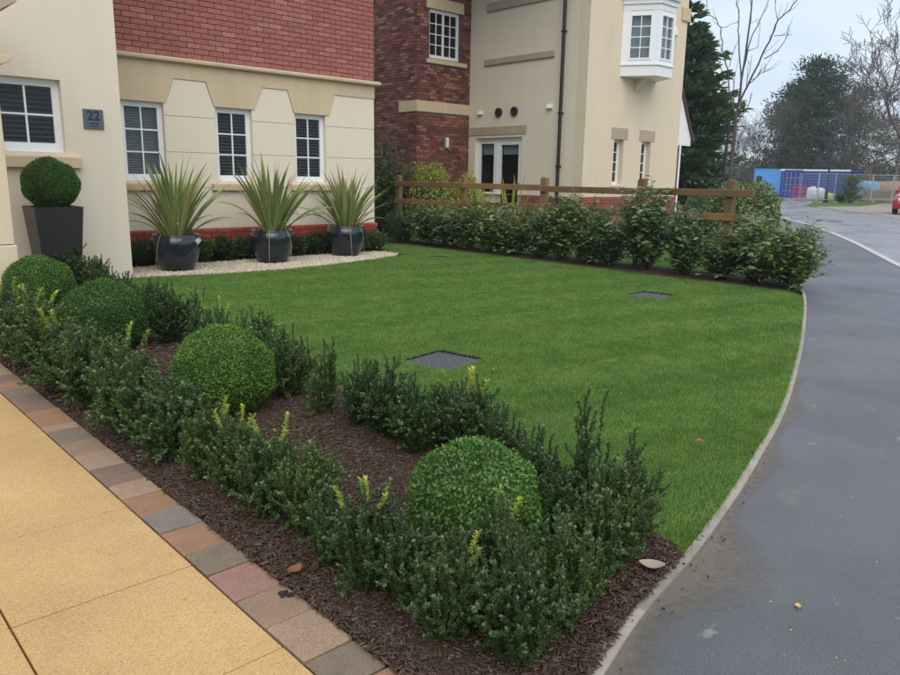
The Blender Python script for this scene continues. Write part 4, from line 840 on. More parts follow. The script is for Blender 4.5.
def ball(x, y, z, r, var, label, mat, zs_=1.0, name='clipped_box_ball', group='clipped evergreen balls', stem=True):
    o = thing(name, label, 'topiary', (x, y, z), random.uniform(0, 6), group); o.scale = (r, r, r * zs_)
    link('foliage', BALLS[var], mat, o); link('dark_core', core, 'dark_core', o, smooth=True)
    if stem: MB().tube((0, 0, -z / (r * zs_) - 0.05), (0, 0, -0.5), 0.07, n=8).build('stem', 'bark_dark', o)
    return o
ball(1.68, 1.68, 0.205, 0.228, 0, 'large clipped box ball nearest the camera with big glossy leaves', 'box_leaf')
ball(1.78, 3.76, 0.235, 0.28, 1, 'clipped box ball second from the road in the front bed', 'clipped_leaf', 0.92)
ball(1.80, 5.74, 0.24, 0.295, 1, 'clipped box ball third from the road in the front bed', 'clipped_leaf', 0.98)
ball(1.88, 7.75, 0.235, 0.31, 1, 'clipped box ball fourth from the road below the black planter', 'clipped_leaf', 0.95)
# tall tapered planter with a ball on top
pt = thing('planter', 'tall black tapered square planter under the wing window', 'planter', (2.40, 9.05, 0.0))
def frustum(w0, w1, z0, z1): return [(-w0, -w0, z0), (w0, -w0, z0), (w0, w0, z0), (-w0, w0, z0), (-w1, -w1, z1), (w1, -w1, z1), (w1, w1, z1), (-w1, w1, z1)]
BOXF = [(0, 3, 2, 1), (0, 1, 5, 4), (1, 2, 6, 5), (2, 3, 7, 6), (3, 0, 4, 7)]
q = MB(); q.add(frustum(0.17, 0.245, 0.0, 0.93), BOXF); q.add(frustum(0.15, 0.222, 0.05, 0.93), BOXF)
q.add([], []); n0 = 0; q.f += [(4, 5, 13, 12), (5, 6, 14, 13), (6, 7, 15, 14), (7, 4, 12, 15)]; q.build('planter_body', 'planter_black', pt)
MB().add(frustum(0.19, 0.219, 0.6, 0.90), BOXF + [(4, 5, 6, 7)]).build('soil', 'soil', pt)
ball(2.40, 9.05, 1.165, 0.292, 1, 'clipped ball standing in the tall black planter', 'clipped_leaf', 0.98, stem=False)
MB_st = None

# flax plants in glazed pots
def flax(x, y, seed, label, h=1.0, n=90):
    r = np.random.default_rng(seed); o = thing('flax_plant', label, 'plant', (x, y, 0.37), 0, 'flax plants in the glazed pots')
    for k in range(n):
        a = r.uniform(0, 6.28); lean = r.uniform(0.02, 0.66) if k < n - 10 else r.uniform(0.65, 1.0); L_ = h * r.uniform(0.72, 1.04) * (1 - 0.15 * lean); w0 = r.uniform(0.022, 0.034)
        d = np.array([math.cos(a), math.sin(a), 0]); sd_ = np.array([-d[1], d[0], 0]); b0 = d * r.uniform(0.02, 0.12) * (0.4 + lean); droop = r.uniform(0.05, 0.28) + (0.35 if lean > 0.7 else 0); V, Fc, E_ = [], [], []; ns_ = 9
        tw = r.normal(0, 0.5)
        for i in range(ns_ + 1):
            s = i / ns_; ang = lean * (0.75 + 0.5 * s) + droop * s * s * 1.2
            if i == 0: c = b0.copy()
            else: c = c + (d * math.sin(ang) + np.array([0, 0, math.cos(ang)])) * L_ / ns_
            wd = w0 * (0.75 + 0.7 * s if s < 0.35 else 1.0) * (1 - max(0, (s - 0.5) / 0.5) ** 1.6) + 0.0008
            nrm = -d * math.cos(ang) + np.array([0, 0, math.sin(ang)]); s2 = sd_ * math.cos(tw * s) + nrm * math.sin(tw * s)
            V += [c - s2 * wd + nrm * wd * 0.35, c - s2 * wd * 0.72 + nrm * wd * 0.25, c, c + s2 * wd * 0.72 + nrm * wd * 0.25, c + s2 * wd + nrm * wd * 0.35]; E_ += [1, 0, 0, 0, 1]
        for i in range(ns_):
            for j in range(4): Fc.append((i * 5 + j, i * 5 + j + 1, (i + 1) * 5 + j + 1, (i + 1) * 5 + j))
        me = np_mesh('leaf', V, Fc); at_ = me.attributes.new('edge', 'FLOAT', 'POINT'); at_.data.foreach_set('value', np.array(E_, np.float32)); link('leaf', me, 'flax_leaf', o, smooth=True)
    for k in range(2):                          # dead leaves hanging over the rim
        a = r.uniform(3.6, 5.9); d = np.array([math.cos(a), math.sin(a), 0]); pts = [d * 0.2 + np.array([0, 0, 0.10]), d * 0.30 + np.array([0, 0, 0.14]), d * 0.37 + np.array([0, 0, 0.02]), d * (0.40 + 0.05 * k) + np.array([0, 0, -0.33])]
        pts = [np.array([0.0, 0, 0.0]) + d * 0.08] + pts; V, Fc = [], []; sd_ = np.array([-d[1], d[0], 0])
        for i, p_ in enumerate(pts): wd = 0.006 * (1 - 0.16 * i); V += [p_ - sd_ * wd, p_ + sd_ * wd]
        for i in range(len(pts) - 1): Fc.append((2 * i, 2 * i + 1, 2 * i + 3, 2 * i + 2))
        link('dead_leaf', np_mesh('dead_leaf', V, Fc), 'flax_dead', o)
    return o
pots = [(4.15, 10.0, 'leftmost', 'beside the projecting wing'), (5.68, 10.12, 'middle', 'below the middle window'), (7.17, 10.33, 'rightmost', 'near the house corner')]
for k, (x, y, nm, tx) in enumerate(pots):
    p_ = thing('plant_pot', '%s dark glazed round pot on the gravel %s' % (nm, tx), 'pot', (x, y, 0.008), 0, 'dark glazed pots on the gravel')
    MB().lathe([(0.0, 0.0), (0.20, 0.0), (0.215, 0.015), (0.27, 0.14), (0.318, 0.30), (0.326, 0.38), (0.315, 0.44), (0.30, 0.462), (0.305, 0.48), (0.298, 0.492), (0.275, 0.488), (0.268, 0.45), (0.27, 0.40), (0.0, 0.40)][1:-1], 40).build('pot_body', 'glaze_navy', p_, smooth=True)
    MB().lathe([(0.2, 0.34), (0.272, 0.40), (0.25, 0.415), (0.08, 0.43)], 24).build('soil', 'soil', p_, smooth=True)
    flax(x, y, 30 + k, '%s spiky green flax plant growing in a dark glazed pot' % nm, (1.24, 1.26, 1.14)[k])
lb = MB().box(-0.035, 0.035, -0.004, 0.004, -0.045, 0.045).build('plant_tag', 'painted_white', None, bevel=0.001); lb.rotation_euler = (0.5, 0.5, 0.3); lb.location = (4.33, 9.72, 0.41); tag(lb, 'small white tag hanging on the leftmost glazed pot', 'tag')

# broad-leaved shrubs
def laurel_mesh(seed, h, rad, nst, ll, lw, dens=1.0, droop=0.25):
    r = np.random.default_rng(seed); segs, P, D, U = [], [], [], []
    for k in range(nst):
        a = r.uniform(0, 6.28); q = math.sqrt(r.uniform(0.02, 1)); e = np.array([rad * q * math.cos(a), rad * q * math.sin(a), h * (1 - 0.35 * q * q) * r.uniform(0.55, 1)]); b0 = e * np.array([0.2, 0.2, 0]); c = b0 * 0.5 + e * 0.5 + np.array([0.12 * rad * math.cos(a), 0.12 * rad * math.sin(a), 0])
        s = np.linspace(0, 1, 8)[:, None]; pts = (1 - s) ** 2 * b0 + 2 * s * (1 - s) * c + s * s * e
        for i in range(7): segs.append((pts[i], pts[i + 1], 0.006 * h * (1 - i / 9), 0.006 * h * (1 - (i + 1) / 9)))
        paths = [pts]
        for _ in range(4):
            i = r.integers(1, 6); d = unit(pts[i + 1] - pts[i] + r.normal(0, 0.6, 3) * np.linalg.norm(pts[i + 1] - pts[i])); l_ = h * r.uniform(0.15, 0.32); tp = pts[i] + d * l_ * np.linspace(0, 1, 5)[:, None]; paths.append(tp); segs.append((tp[0], tp[-1], 0.003 * h, 0.0015 * h))
        for path in paths:
            sl = np.linalg.norm(np.diff(path, axis=0), axis=1); cum = np.concatenate([[0], np.cumsum(sl)]); nn = max(4, int(cum[-1] / (ll * 0.32) * dens)); s_ = np.linspace(0.12 * cum[-1], cum[-1], nn)
            base = np.stack([np.interp(s_, cum, path[:, j]) for j in range(3)], 1); ph = r.uniform(0, 6.28, nn); out_ = np.stack([np.cos(ph), np.sin(ph), r.uniform(-0.1, 0.9, nn)], 1)
            P.append(base); D.append(out_); U.append(np.array([0, 0, 1.0]) + r.normal(0, 0.35, (nn, 3)) - out_ * 0.2)
    P, D, U = map(np.concatenate, (P, D, U)); n = len(P); V, Fc = leaves(P, D, U, ll * r.uniform(0.65, 1.15, n), lw * r.uniform(0.8, 1.15, n), 'long', droop)
    return np_mesh('foliage', V, Fc), np_mesh('stems', *tubes(segs, 4))
LAUREL = [laurel_mesh(80 + k, 1.0, (0.36, 0.33, 0.40, 0.30)[k], (34, 30, 38, 26)[k], 0.105, 0.038, 1.0, 0.3) for k in range(4)]
def broad(x, y, h, v, label, group, wid=1.0, mat='laurel_leaf', meshes=None, name='laurel_shrub'):
    o = thing(name, label, 'shrub', (x, y, 0.0), random.uniform(0, 6.28), group); o.scale = (h * wid, h * wid, h); a, b_ = (meshes or LAUREL)[v]
    link('foliage', a.copy() if mat != 'laurel_leaf' and a.materials else a, mat, o); link('stems', b_, 'stem_green', o); return o
GH = 'laurel hedge shrubs in front of the fence'
hedge = [(9.48, 3.95, 1.0, 2, 1.15), (9.60, 4.48, 1.10, 1, 1.2), (9.58, 4.92, .84, 0, 1.2), (9.62, 5.50, 1.14, 1, 1.0), (9.64, 6.18, 1.45, 3, 1.05), (9.62, 6.78, .92, 0, 1.1), (9.62, 7.22, 1.18, 2, .95), (9.64, 7.74, 1.26, 3, 1.0), (9.62, 8.22, .98, 1, 1.1), (9.64, 8.75, 1.02, 0, 1.1), (9.66, 9.35, 1.06, 2, 1.05), (9.66, 9.95, 1.04, 1, 1.15), (9.68, 10.55, 1.0, 0, 1.15), (9.68, 11.15, .95, 2, 1.1)]
for k, (x, y, h, v, wd) in enumerate(hedge):
    broad(x, y, h, v, ('laurel hedge shrub nearest the footpath at the fence end' if k == 0 else '%s laurel hedge shrub from the footpath in front of the fence' % ORD[k]) if k != 4 else 'tallest laurel hedge shrub, rising above the fence rails', GH, wd)
OLIVE = [laurel_mesh(95, 1.0, 0.42, 90, 0.042, 0.019, 0.95, 0.1), laurel_mesh(96, 1.0, 0.40, 95, 0.040, 0.019, 0.95, 0.1)]
def own(meshes): return [(a.copy(), b_.copy()) for a, b_ in meshes]
broad(10.35, 13.3, 2.5, 0, 'tall dark shrub between the cream house corner and the brick wing', 'shrubs by the brick wing', 0.62, 'olive_leaf', own(OLIVE), 'tall_shrub')
broad(8.95, 12.35, 0.85, 1, 'low olive green shrub beside the house corner plinth', 'shrubs by the brick wing', 0.95, 'olive_leaf', own(OLIVE), 'low_shrub')
broad(9.55, 11.75, 0.9, 0, 'olive green shrub at the house end of the hedge', 'shrubs by the brick wing', 0.9, 'olive_leaf', own(OLIVE), 'low_shrub')
GOLD = own(OLIVE)
bush(11.05, 12.7, 1.62, 0.55, 5, 'golden yellow shrub behind the fence below the brick wing', 'gold_leaf', 'golden shrubs behind the fence', 'golden_shrub', 0.06, 0.028, 4500)
bush(11.75, 12.2, 1.35, 0.42, 8, 'lower golden shrub to the right behind the fence', 'gold_leaf', 'golden shrubs behind the fence', 'golden_shrub', 0.06, 0.028, 3500)
# spiky yellow plant behind the fence
def spiky(x, y, seed, h, n, label):
    r = np.random.default_rng(seed); o = thing('spiky_plant', label, 'plant', (x, y, 0)); 
    for k in range(n):
        a = r.uniform(0, 6.28); lean = r.uniform(0.05, 0.6); d = np.array([math.cos(a), math.sin(a), 0]); sd_ = np.array([-d[1], d[0], 0]); L_ = h * r.uniform(0.7, 1.1); V, Fc = [], []; c = d * 0.05
        for i in range(6):
            s = i / 5; ang = lean * (0.8 + 0.6 * s)
            if i: c = c + (d * math.sin(ang) + np.array([0, 0, math.cos(ang)])) * L_ / 5
            wd = 0.022 * (1 - s ** 2) + 0.001; V += [c - sd_ * wd, c + sd_ * wd]
        for i in range(5): Fc.append((2 * i, 2 * i + 1, 2 * i + 3, 2 * i + 2))
        link('leaf', np_mesh('leaf', V, Fc), 'gold_leaf', o)
spiky(11.6, 10.7, 5, 1.45, 34, 'yellow striped sword leaved plant behind the fence by the door')
spiky(11.35, 11.4, 6, 1.25, 26, 'smaller yellow sword leaved plant behind the fence by the brick wing')
# dark low hedge between pots and wall
DARK = own([LAUREL[0], LAUREL[2]])
LOWM = [shrub_mesh(70 + k, 0.34, 0.19, 62, 0.022, 0.013, rough_top=0.2) for k in range(2)]
for k, x in enumerate((3.62, 3.98, 4.38, 4.8, 5.2, 5.6, 6.0, 6.4, 6.8, 7.2, 7.6, 8.05)):
    o = thing('low_shrub', '%s low dark shrub from the wing along the house plinth' % (['first'] + ORD[1:])[k], 'shrub', (x, 10.74, 0), random.uniform(0, 6), 'low dark shrubs behind the glazed pots'); o.scale = (1.55, 1.0, 1.2)
    link('foliage', LOWM[k % 2][0], 'holly_leaf', o); link('stems', LOWM[k % 2][1], 'stem_green', o)
# neighbour's bushes
VAR = own(OLIVE)
bush(14.35, 6.98, 1.32, 0.66, 11, 'rounded variegated bush beside the footpath beyond the fence end', 'variegated_leaf', 'bushes in the neighbouring garden', 'round_bush', n=9000)
bush(15.9, 8.5, 1.15, 0.75, 12, 'dark bush left of the variegated bush beyond the fence', 'olive_leaf', 'bushes in the neighbouring garden', 'round_bush')
bush(12.9, 7.9, 0.6, 0.32, 13, 'small bright bush on the grass behind the fence', 'gold_leaf', 'bushes in the neighbouring garden', 'round_bush', 0.05, 0.022, 3000)
o_ = shrub_mesh(99, 0.34, 0.22, 40, 0.02, 0.011)
for k, (x, y) in enumerate(((16.0, 10.75), (17.1, 10.75), (18.2, 10.7), (15.0, 10.8))):
    q = thing('low_shrub', '%s low shrub along the neighbouring red plinth' % ('left', 'middle', 'right', 'corner')[k], 'shrub', (x, y, 0), k, 'low shrubs along the red plinth'); link('foliage', o_[0], 'holly_leaf', q); link('stems', o_[1], 'stem_green', q)

# ---------------------------------------------------------------- trees
def grow(r, p, d, L_, rad, depth, maxd, spread, upw, segs, tips, nb=(2, 4), ratio=0.72):
    n = 4; 
    for i in range(n):
        d = unit(d + r.normal(0, 0.10, 3) + np.array([0, 0, upw])); p2 = p + d * L_ / n; r2 = rad * (1 - 0.1); segs.append((p, p2, rad, r2, depth)); p, rad = p2, r2
        if depth < maxd and i in (1, 2) and r.random() < 0.75:
            a = unit(np.cross(d, r.normal(0, 1, 3))); grow(r, p, unit(d + a * spread * r.uniform(0.7, 1.2)), L_ * ratio * r.uniform(0.6, 1.0), rad * 0.55, depth + 1, maxd, spread, upw, segs, tips, nb, ratio)
    if depth < maxd:
        for k in range(r.integers(*nb)): a = unit(np.cross(d, r.normal(0, 1, 3))); grow(r, p, unit(d + a * spread * r.uniform(0.5, 1.0)), L_ * ratio * r.uniform(0.7, 1.05), rad * 0.66, depth + 1, maxd, spread, upw, segs, tips, nb, ratio)
    else: tips.append(p)
def bare_tree_mesh(seed, h, rad, maxd, spread, upw, trunk_frac=0.3, minr=0.0, nb=(2, 4), ratio=0.72):
    r = np.random.default_rng(seed); segs, tips = [], []
    grow(r, np.array([0, 0, -0.1]), np.array([0, 0, 1.0]), h * trunk_frac, rad, 0, maxd, spread, upw, segs, tips, nb, ratio)
    top = max(max(s[0][2], s[1][2]) for s in segs); k = h / top
    tr_ = [(a * k, b_ * k, max(minr, r0), max(minr, r1)) for a, b_, r0, r1, d in segs if d == 0]; br = [(a * k, b_ * k, max(minr, r0), max(minr, r1)) for a, b_, r0, r1, d in segs if d > 0]
    return np_mesh('trunk', *tubes(tr_, 8)), np_mesh('branches', *tubes(br, 4)), [t_ * k for t_ in tips], [s for s in br]
# young street tree in the hedge: slim trunk, steep forked limbs
r = np.random.default_rng(12); T0 = np.array([10.42, 5.47, 0.0]); st = thing('young_tree', 'slim leafless young tree rising from the hedge beside the fence', 'tree', T0)
TD = project(T0)[2]
def tp_(px, py, off=0.0): return np.array([0, 0, CAMH]) + ray(px, py) / F * (TD + off) - T0      # direction from the photo, depth from where the tree stands
trunk, segs = [], []
def limb(pts, r0, r1, o0, o1, out_):
    P = [tp_(px, py, o0 + (o1 - o0) * k / max(1, len(pts) - 1)) for k, (px, py) in enumerate(pts)]; L_ = [P[0]]
    for a, b_ in zip(P, P[1:]):
        for q in (0.33, 0.67): L_.append(a + (b_ - a) * q + r.normal(0, 0.008, 3))
        L_.append(b_)
    n = len(L_) - 1
    for k in range(n): out_.append((L_[k], L_[k + 1], r0 + (r1 - r0) * k / n, r0 + (r1 - r0) * (k + 1) / n))
    if out_ is segs:
        for k in range(2, n):                  # short spurs and fine twigs
            if r.random() < 0.42:
                d = unit(unit(L_[k] - L_[k - 1]) + r.normal(0, 0.5, 3) + np.array([0, 0, 0.25])); l_ = r.uniform(0.06, 0.34); m_ = L_[k] + d * l_ * 0.5; e = m_ + unit(d + np.array([0, 0, 0.35])) * l_ * 0.5
                segs.append((L_[k], m_, 0.0036, 0.0030)); segs.append((m_, e, 0.0030, 0.0018))
limb([(717.5, 273), (722, 240), (727, 205), (731, 170), (735, 127)], 0.036, 0.027, 0, 0, trunk)
for pts, ra, rb, oa, ob in (([(735, 129), (738, 105), (743, 70), (748, 35), (752, 0), (754, -28)], .021, .008, 0, 0.1), ([(738, 106), (748, 85), (762, 55), (772, 35), (778, 20), (790, 10), (799, -3), (803, -18)], .016, .005, 0, -0.5),
    ([(741, 82), (739, 50), (738, 30), (739, 10), (735, -6), (736, -22)], .011, .005, 0, 0.4), ([(736, 117), (730, 95), (728, 70), (722, 50), (721, 28), (714, 18), (707, 13), (706, -8)], .012, .004, 0, 0.5), ([(729, 68), (732, 56), (735, 45)], .005, .003, .14, .05), ([(721, 27), (731, 24), (739, 22)], .005, .003, .285, .2),
    ([(764, 59), (778, 51), (785, 40), (789, 25)], .008, .003, -.165, -.45), ([(774, 36), (784, 35), (793, 34)], .005, .003, -.236, -.2), ([(778, 20), (775, 8), (776, -8)], .005, .003, -.286, -.1), ([(749, 84), (758, 76), (767, 64)], .007, .004, -.07, -.4), ([(752, 80), (762, 73), (766, 69)], .005, .003, -.09, -.2),
    ([(743, 71), (752, 36), (760, 20), (769, -2), (772, -16)], .010, .004, .04, .5), ([(735, 120), (727, 113), (721, 107)], .009, .004, 0, -.2), ([(735, 126), (748, 106), (752, 92)], .010, .004, 0, .4), ([(744.7, 58), (751, 20), (750, -14)], .006, .003, .05, -.3), ([(745.6, 52), (758, 47), (760, 20)], .006, .003, .05, .5), ([(721, 50), (721, 70), (722, 84)], .004, .002, .214, .3), ([(735.3, 114), (733, 90), (735, 72)], .006, .003, 0, .3), ([(744, 94), (750, 70), (752, 55)], .006, .003, -.04, -.5)):
    limb(pts, ra, rb, oa, ob, segs)
link('trunk', np_mesh('trunk', *tubes(trunk, 10)), 'bark_dark', st, smooth=True); link('branches', np_mesh('branches', *tubes(segs, 5)), 'bark_dark', st)

def conifer(loc, h, rad, seed, label, whorl=0.28):
    r = np.random.default_rng(seed); o = thing('conifer_tree', label, 'tree', loc); MB().tube((0, 0, -0.2), (0, 0, h * 0.97), h * 0.018, 0.02, 9).build('trunk', 'bark_dark', o); P, D, U, S_ = [], [], [], []; segs = []
    z = h * 0.05
    while z < h * 0.985:
        s = z / h; R0 = min(rad, rad * 2.05 * (1 - s)); nbr = int(9 + 15 * (1 - s))
        for k in range(nbr):
            a = r.uniform(0, 6.28); L_ = R0 * (r.uniform(0.5, 0.95) if r.random() < 0.8 or s < 0.22 else r.uniform(1.0, 1.3)) * (1 + 0.16 * math.sin(z * 2.1 + a)) + 0.12; n = int(14 + 44 * L_ / rad); t_ = r.uniform(0.12, 1, n) ** 0.8; zz = z - 0.12 * L_ * t_ + 0.20 * L_ * t_ ** 2.2
            c, s_ = math.cos(a), math.sin(a); lat = r.normal(0, 0.17, n) * L_ * (1 - 0.6 * t_); P.append(np.stack([c * L_ * t_ - s_ * lat, s_ * L_ * t_ + c * lat, zz + r.normal(0, 0.06, n)], 1))
            D.append(np.stack([c - s_ * lat * 1.5, s_ + c * lat * 1.5, 0.35 + r.normal(0, 0.3, n)], 1)); U.append(np.stack([-c * 0.3 + r.normal(0, 0.5, n), -s_ * 0.3 + r.normal(0, 0.5, n), np.ones(n)], 1)); segs.append(((0, 0, z), (c * L_ * 0.8, s_ * L_ * 0.8, z - 0.02 * L_), 0.025, 0.008))
        z += whorl * r.uniform(0.7, 1.3)
    P, D, U = map(np.concatenate, (P, D, U)); n = len(P); V, Fc = leaves(P, D, U, 0.42 * r.uniform(0.6, 1.3, n), 0.2 * r.uniform(0.7, 1.3, n), 'small', 0.1)
    link('crown', np_mesh('crown', V, Fc), 'conifer_leaf', o); link('branches', np_mesh('branches', *tubes(segs, 4)), 'bark_dark', o)
conifer(far(677, 36), 8.9, 2.2, 3, 'tall dark conifer behind the neighbouring house')

def clump_tree(loc, h, rad, seed, label, mat, nclump, name, ll=0.5, low=0.25, cl=0.9, per=90, tall=1.0):
    r = np.random.default_rng(seed); o = thing(name, label, 'tree', loc); a, b_, tips, br = bare_tree_mesh(seed, h * 0.95, h * 0.022, 3, 0.75, 0.05, 0.42)
    link('trunk', a, 'bark_far', o); P, D, U = [], [], []; seg2 = []
    for k in range(nclump):
        z = h * (low + (0.97 - low) * r.uniform(0, 1)); s = (z / h - low) / (1 - low); R0 = rad * math.sqrt(max(0.04, 1 - (2 * s - 0.75) ** 2 / 1.6)) * r.uniform(0.15, 1.05) ; an = r.uniform(0, 6.28); c = np.array([R0 * math.cos(an), R0 * math.sin(an), z]); seg2.append((np.array([0, 0, z - 0.25 * R0 - 0.3]), c, 0.07, 0.03))
        q = r.normal(0, 1, (per, 3)) * np.array([cl, cl, cl * 0.45]) * r.uniform(0.6, 1.2); P.append(c + q); D.append(q + r.normal(0, 0.5, (per, 3)) + np.array([0, 0, 0.5])); U.append(r.normal(0, 0.5, (per, 3)) + np.array([0, 0, 1]))
    P, D, U = map(np.concatenate, (P, D, U)); n = len(P); V, Fc = leaves(P, D, U, ll * r.uniform(0.6, 1.3, n), ll * 0.42, 'small'); link('crown', np_mesh('crown', V, Fc), mat, o); link('branches', np_mesh('branches', *tubes(seg2, 4)), 'bark_far', o); return o
clump_tree(far(812, 98), 15.2, 3.6, 41, 'tall dark pine with ragged top behind the blue containers', 'pine_leaf', 105, 'pine_tree', 0.46, 0.10, 0.75, 110)
clump_tree(far(792, 96), 12.4, 3.4, 45, 'shorter dark pine left of the tall pine', 'pine_leaf', 85, 'pine_tree', 0.46, 0.08, 0.8, 110)
clump_tree(far(838, 108), 15.6, 2.8, 42, 'dark pine between the tall pine and the lamp post', 'pine_leaf', 45, 'pine_tree', 0.42, 0.2, 0.7)
clump_tree(far(776, 104), 9.5, 3.2, 43, 'olive brown tree left of the pines above the light blue cabin', 'winter_leaf', 40, 'winter_tree', 0.4, 0.1, 0.8)
clump_tree(far(853, 100), 12.5, 4.6, 44, 'brownish winter tree behind the lamp post', 'winter_leaf', 60, 'winter_tree', 0.36, 0.05, 0.95, 80)
clump_tree(far(880, 112), 10.5, 4.8, 46, 'brownish winter tree at the right edge behind the red car', 'winter_leaf', 55, 'winter_tree', 0.36, 0.05, 0.95, 80)
BARE = [bare_tree_mesh(50, 1.0, 0.013, 6, 0.62, 0.10, 0.26, 0.0009, (2, 3)), bare_tree_mesh(51, 1.0, 0.012, 6, 0.7, 0.06, 0.24, 0.0009, (2, 3)), bare_tree_mesh(52, 1.0, 0.013, 6, 0.8, 0.04, 0.2, 0.0009, (2, 3))]
for px, dist, h, v, wd, tx in ((764, 92, 10.5, 0, 1.0, 'leafless tree with fine twigs behind the light blue cabin'), (752, 100, 9.5, 1, 1.0, 'leafless tree above the end of the garden fence'), (742, 88, 7.5, 0, 1.1, 'low leafless tree just right of the young tree trunk'), (776, 112, 11.5, 1, 1.0, 'farther leafless tree between the cabin and the pines'),
                            (905, 58, 13.0, 2, 1.35, 'large leafless tree reaching in from the right edge'), (868, 84, 12.8, 2, 1.2, 'spreading leafless tree behind the second lamp post'), (893, 96, 15.0, 1, 1.3, 'tall leafless tree behind the red car'), (842, 122, 14.0, 0, 1.2, 'leafless tree far behind the pines'), (733, 110, 9.0, 2, 1.1, 'leafless tree between conifer and young tree trunk'), (925, 78, 14.0, 0, 1.3, 'leafless tree beyond the right edge of the car')):
    o = thing('bare_tree', tx, 'tree', far(px, dist), px, 'leafless trees beyond the road'); o.scale = (h * wid if False else h * wd, h * wd, h)
    a, b_, _, _ = BARE[v]; link('trunk', a, 'bark_far', o); link('branches', b_, 'bark_far', o)
# far-off scrub closing the horizon
r = np.random.default_rng(77); P, D, U = [], [], []
for k in range(520):
    px = r.uniform(560, 1150); dist = r.uniform(112, 150); c = far(px, dist); c[2] = r.uniform(0.2, 3.6) * r.uniform(0.5, 1.25); q = r.normal(0, 1, (55, 3)) * np.array([1.3, 1.3, 0.8]); P.append(np.maximum(c + q, [-1e9, -1e9, 0])); D.append(q + np.array([0, 0, 1.0])); U.append(r.normal(0, 1, (55, 3)))
P, D, U = map(np.concatenate, (P, D, U)); V, Fc = leaves(P, D, U, 0.75, 0.34); tag(link('far_wood', np_mesh('far_wood', V, Fc), 'winter_leaf'), 'far brown scrub and hedges closing the horizon', 'wood', kind='stuff')

# ================================================================ FAR OBJECTS
def facing(px, dist):
    p_ = far(px, dist); return p_, math.atan2(p_[1], p_[0]) - math.pi / 2
# light blue cabin
p_, a = facing(772.5, 80); cb = thing('site_cabin', 'light blue site cabin with small dark window', 'cabin', p_, a + 0.05)
MB().box(-1.62, 1.62, 0, 4.5, 0.08, 2.58).build('cabin_body', 'blue_light', cb, bevel=0.03)
for k in range(8): MB().box(-1.15 + 0.33 * k, -1.0 + 0.33 * k, -0.03, 0.005, 0.2, 2.45).build('wall_rib', 'blue_light', cb)
MB().box(-1.45, -0.95 + 0.0, -0.05, 0.01, 1.25, 1.95).build('window', 'car_glass', cb); MB().box(-1.66, 1.66, -0.04, 4.54, 2.581, 2.66).build('roof', 'blue_light', cb)
for x in (-1.4, 1.2): MB().box(x, x + 0.2, 0.1, 4.3, -0.05, 0.079).build('skid', 'iron_black', cb)
def container(px, dist, wd, dep, h, label, rot=0.0, roof=None, doors=False):
    p_, a = facing(px, dist); o = thing('shipping_container', label, 'container', p_, a + rot, 'blue containers on the building site')
    MB().box(-wd / 2, wd / 2, 0, dep, 0.05, h).build('container_body', 'blue_dark', o, bevel=0.02); n = int(wd / 0.3)
    for k in range(n): x = -wd / 2 + 0.1 + k * (wd - 0.2) / n; MB().prism([(x, 0.005), (x + 0.04, -0.04), (x + 0.14, -0.04), (x + 0.18, 0.005)], 2, 0.2, h - 0.15).build('rib', 'blue_dark', o)
    MB().box(-wd / 2 - 0.01, wd / 2 + 0.01, -0.06, 0.02, h - 0.14, h + 0.01).build('top_rail', roof or 'blue_dark', o); MB().box(-wd / 2 - 0.01, wd / 2 + 0.01, -0.06, 0.02, 0.0, 0.19).build('bottom_rail', 'blue_dark', o)
    if doors:
        for x in (-0.55, -0.2, 0.2, 0.55): MB().tube((x, -0.08, 0.2), (x, -0.08, h - 0.15), 0.025, n=6).build('lock_bar', 'galvanised', o)
        for z in (0.6, 1.2, 1.8): MB().box(-0.9, 0.9, -0.065, -0.041, z, z + 0.03).build('door_hinge', 'galvanised', o)
    return o
container(793, 79.5, 1.6, 6, 2.55, 'dark blue container end with lock bars beside the light blue cabin', doors=True)
container(814, 80, 6.0, 2.4, 2.62, 'long dark blue container with white roof edge behind the mesh fence', roof='painted_white')
container(838, 81.5, 3.6, 2.4, 2.55, 'shorter dark blue container behind the lamp post', rot=0.05)
def lamp_post(px, dist, h, label):
    o = thing('lamp_post', label, 'lamp post', far(px, dist), 0.3, 'black lantern lamp posts'); MB().lathe([(0.16, -0.1), (0.16, 0.12), (0.12, 0.2), (0.11, 0.95), (0.07, 1.05), (0.055, h - 1.0), (0.05, h - 0.62)], 10).build('pole', 'iron_black', o)
    MB().lathe([(0.05, h - 0.66), (0.16, h - 0.6), (0.16, h - 0.57)], 4).build('lantern_base', 'iron_black', o); MB().lathe([(0.15, h - 0.57), (0.24, h - 0.14)], 4).build('lantern_glass', 'glass_bright', o)
    for k in range(4): a = math.pi / 2 * k; MB().tube((0.16 * math.cos(a), 0.16 * math.sin(a), h - 0.58), (0.25 * math.cos(a), 0.25 * math.sin(a), h - 0.13), 0.018, n=5).build('lantern_bar', 'iron_black', o)
    MB().lathe([(0.29, h - 0.14), (0.29, h - 0.11), (0.12, h + 0.04), (0.06, h + 0.08), (0.05, h + 0.16), (0.01, h + 0.2)], 8).build('lantern_cap', 'iron_black', o)
lamp_post(828, 62, 5.9, 'black lantern lamp post standing on the grass verge'); lamp_post(841, 84, 5.6, 'farther black lantern lamp post right of the nearer one')
po = thing('dark_pole', 'thin dark pole beside the conifer behind the fence', 'pole', far(722, 33)); MB().tube((0, 0, -0.1), (0.08, -0.05, 3.75), 0.055, 0.05, 8).build('shaft', 'iron_black', po); MB().box(-0.07, 0.09, -0.09, 0.06, 3.75, 3.83).build('cap', 'iron_black', po)
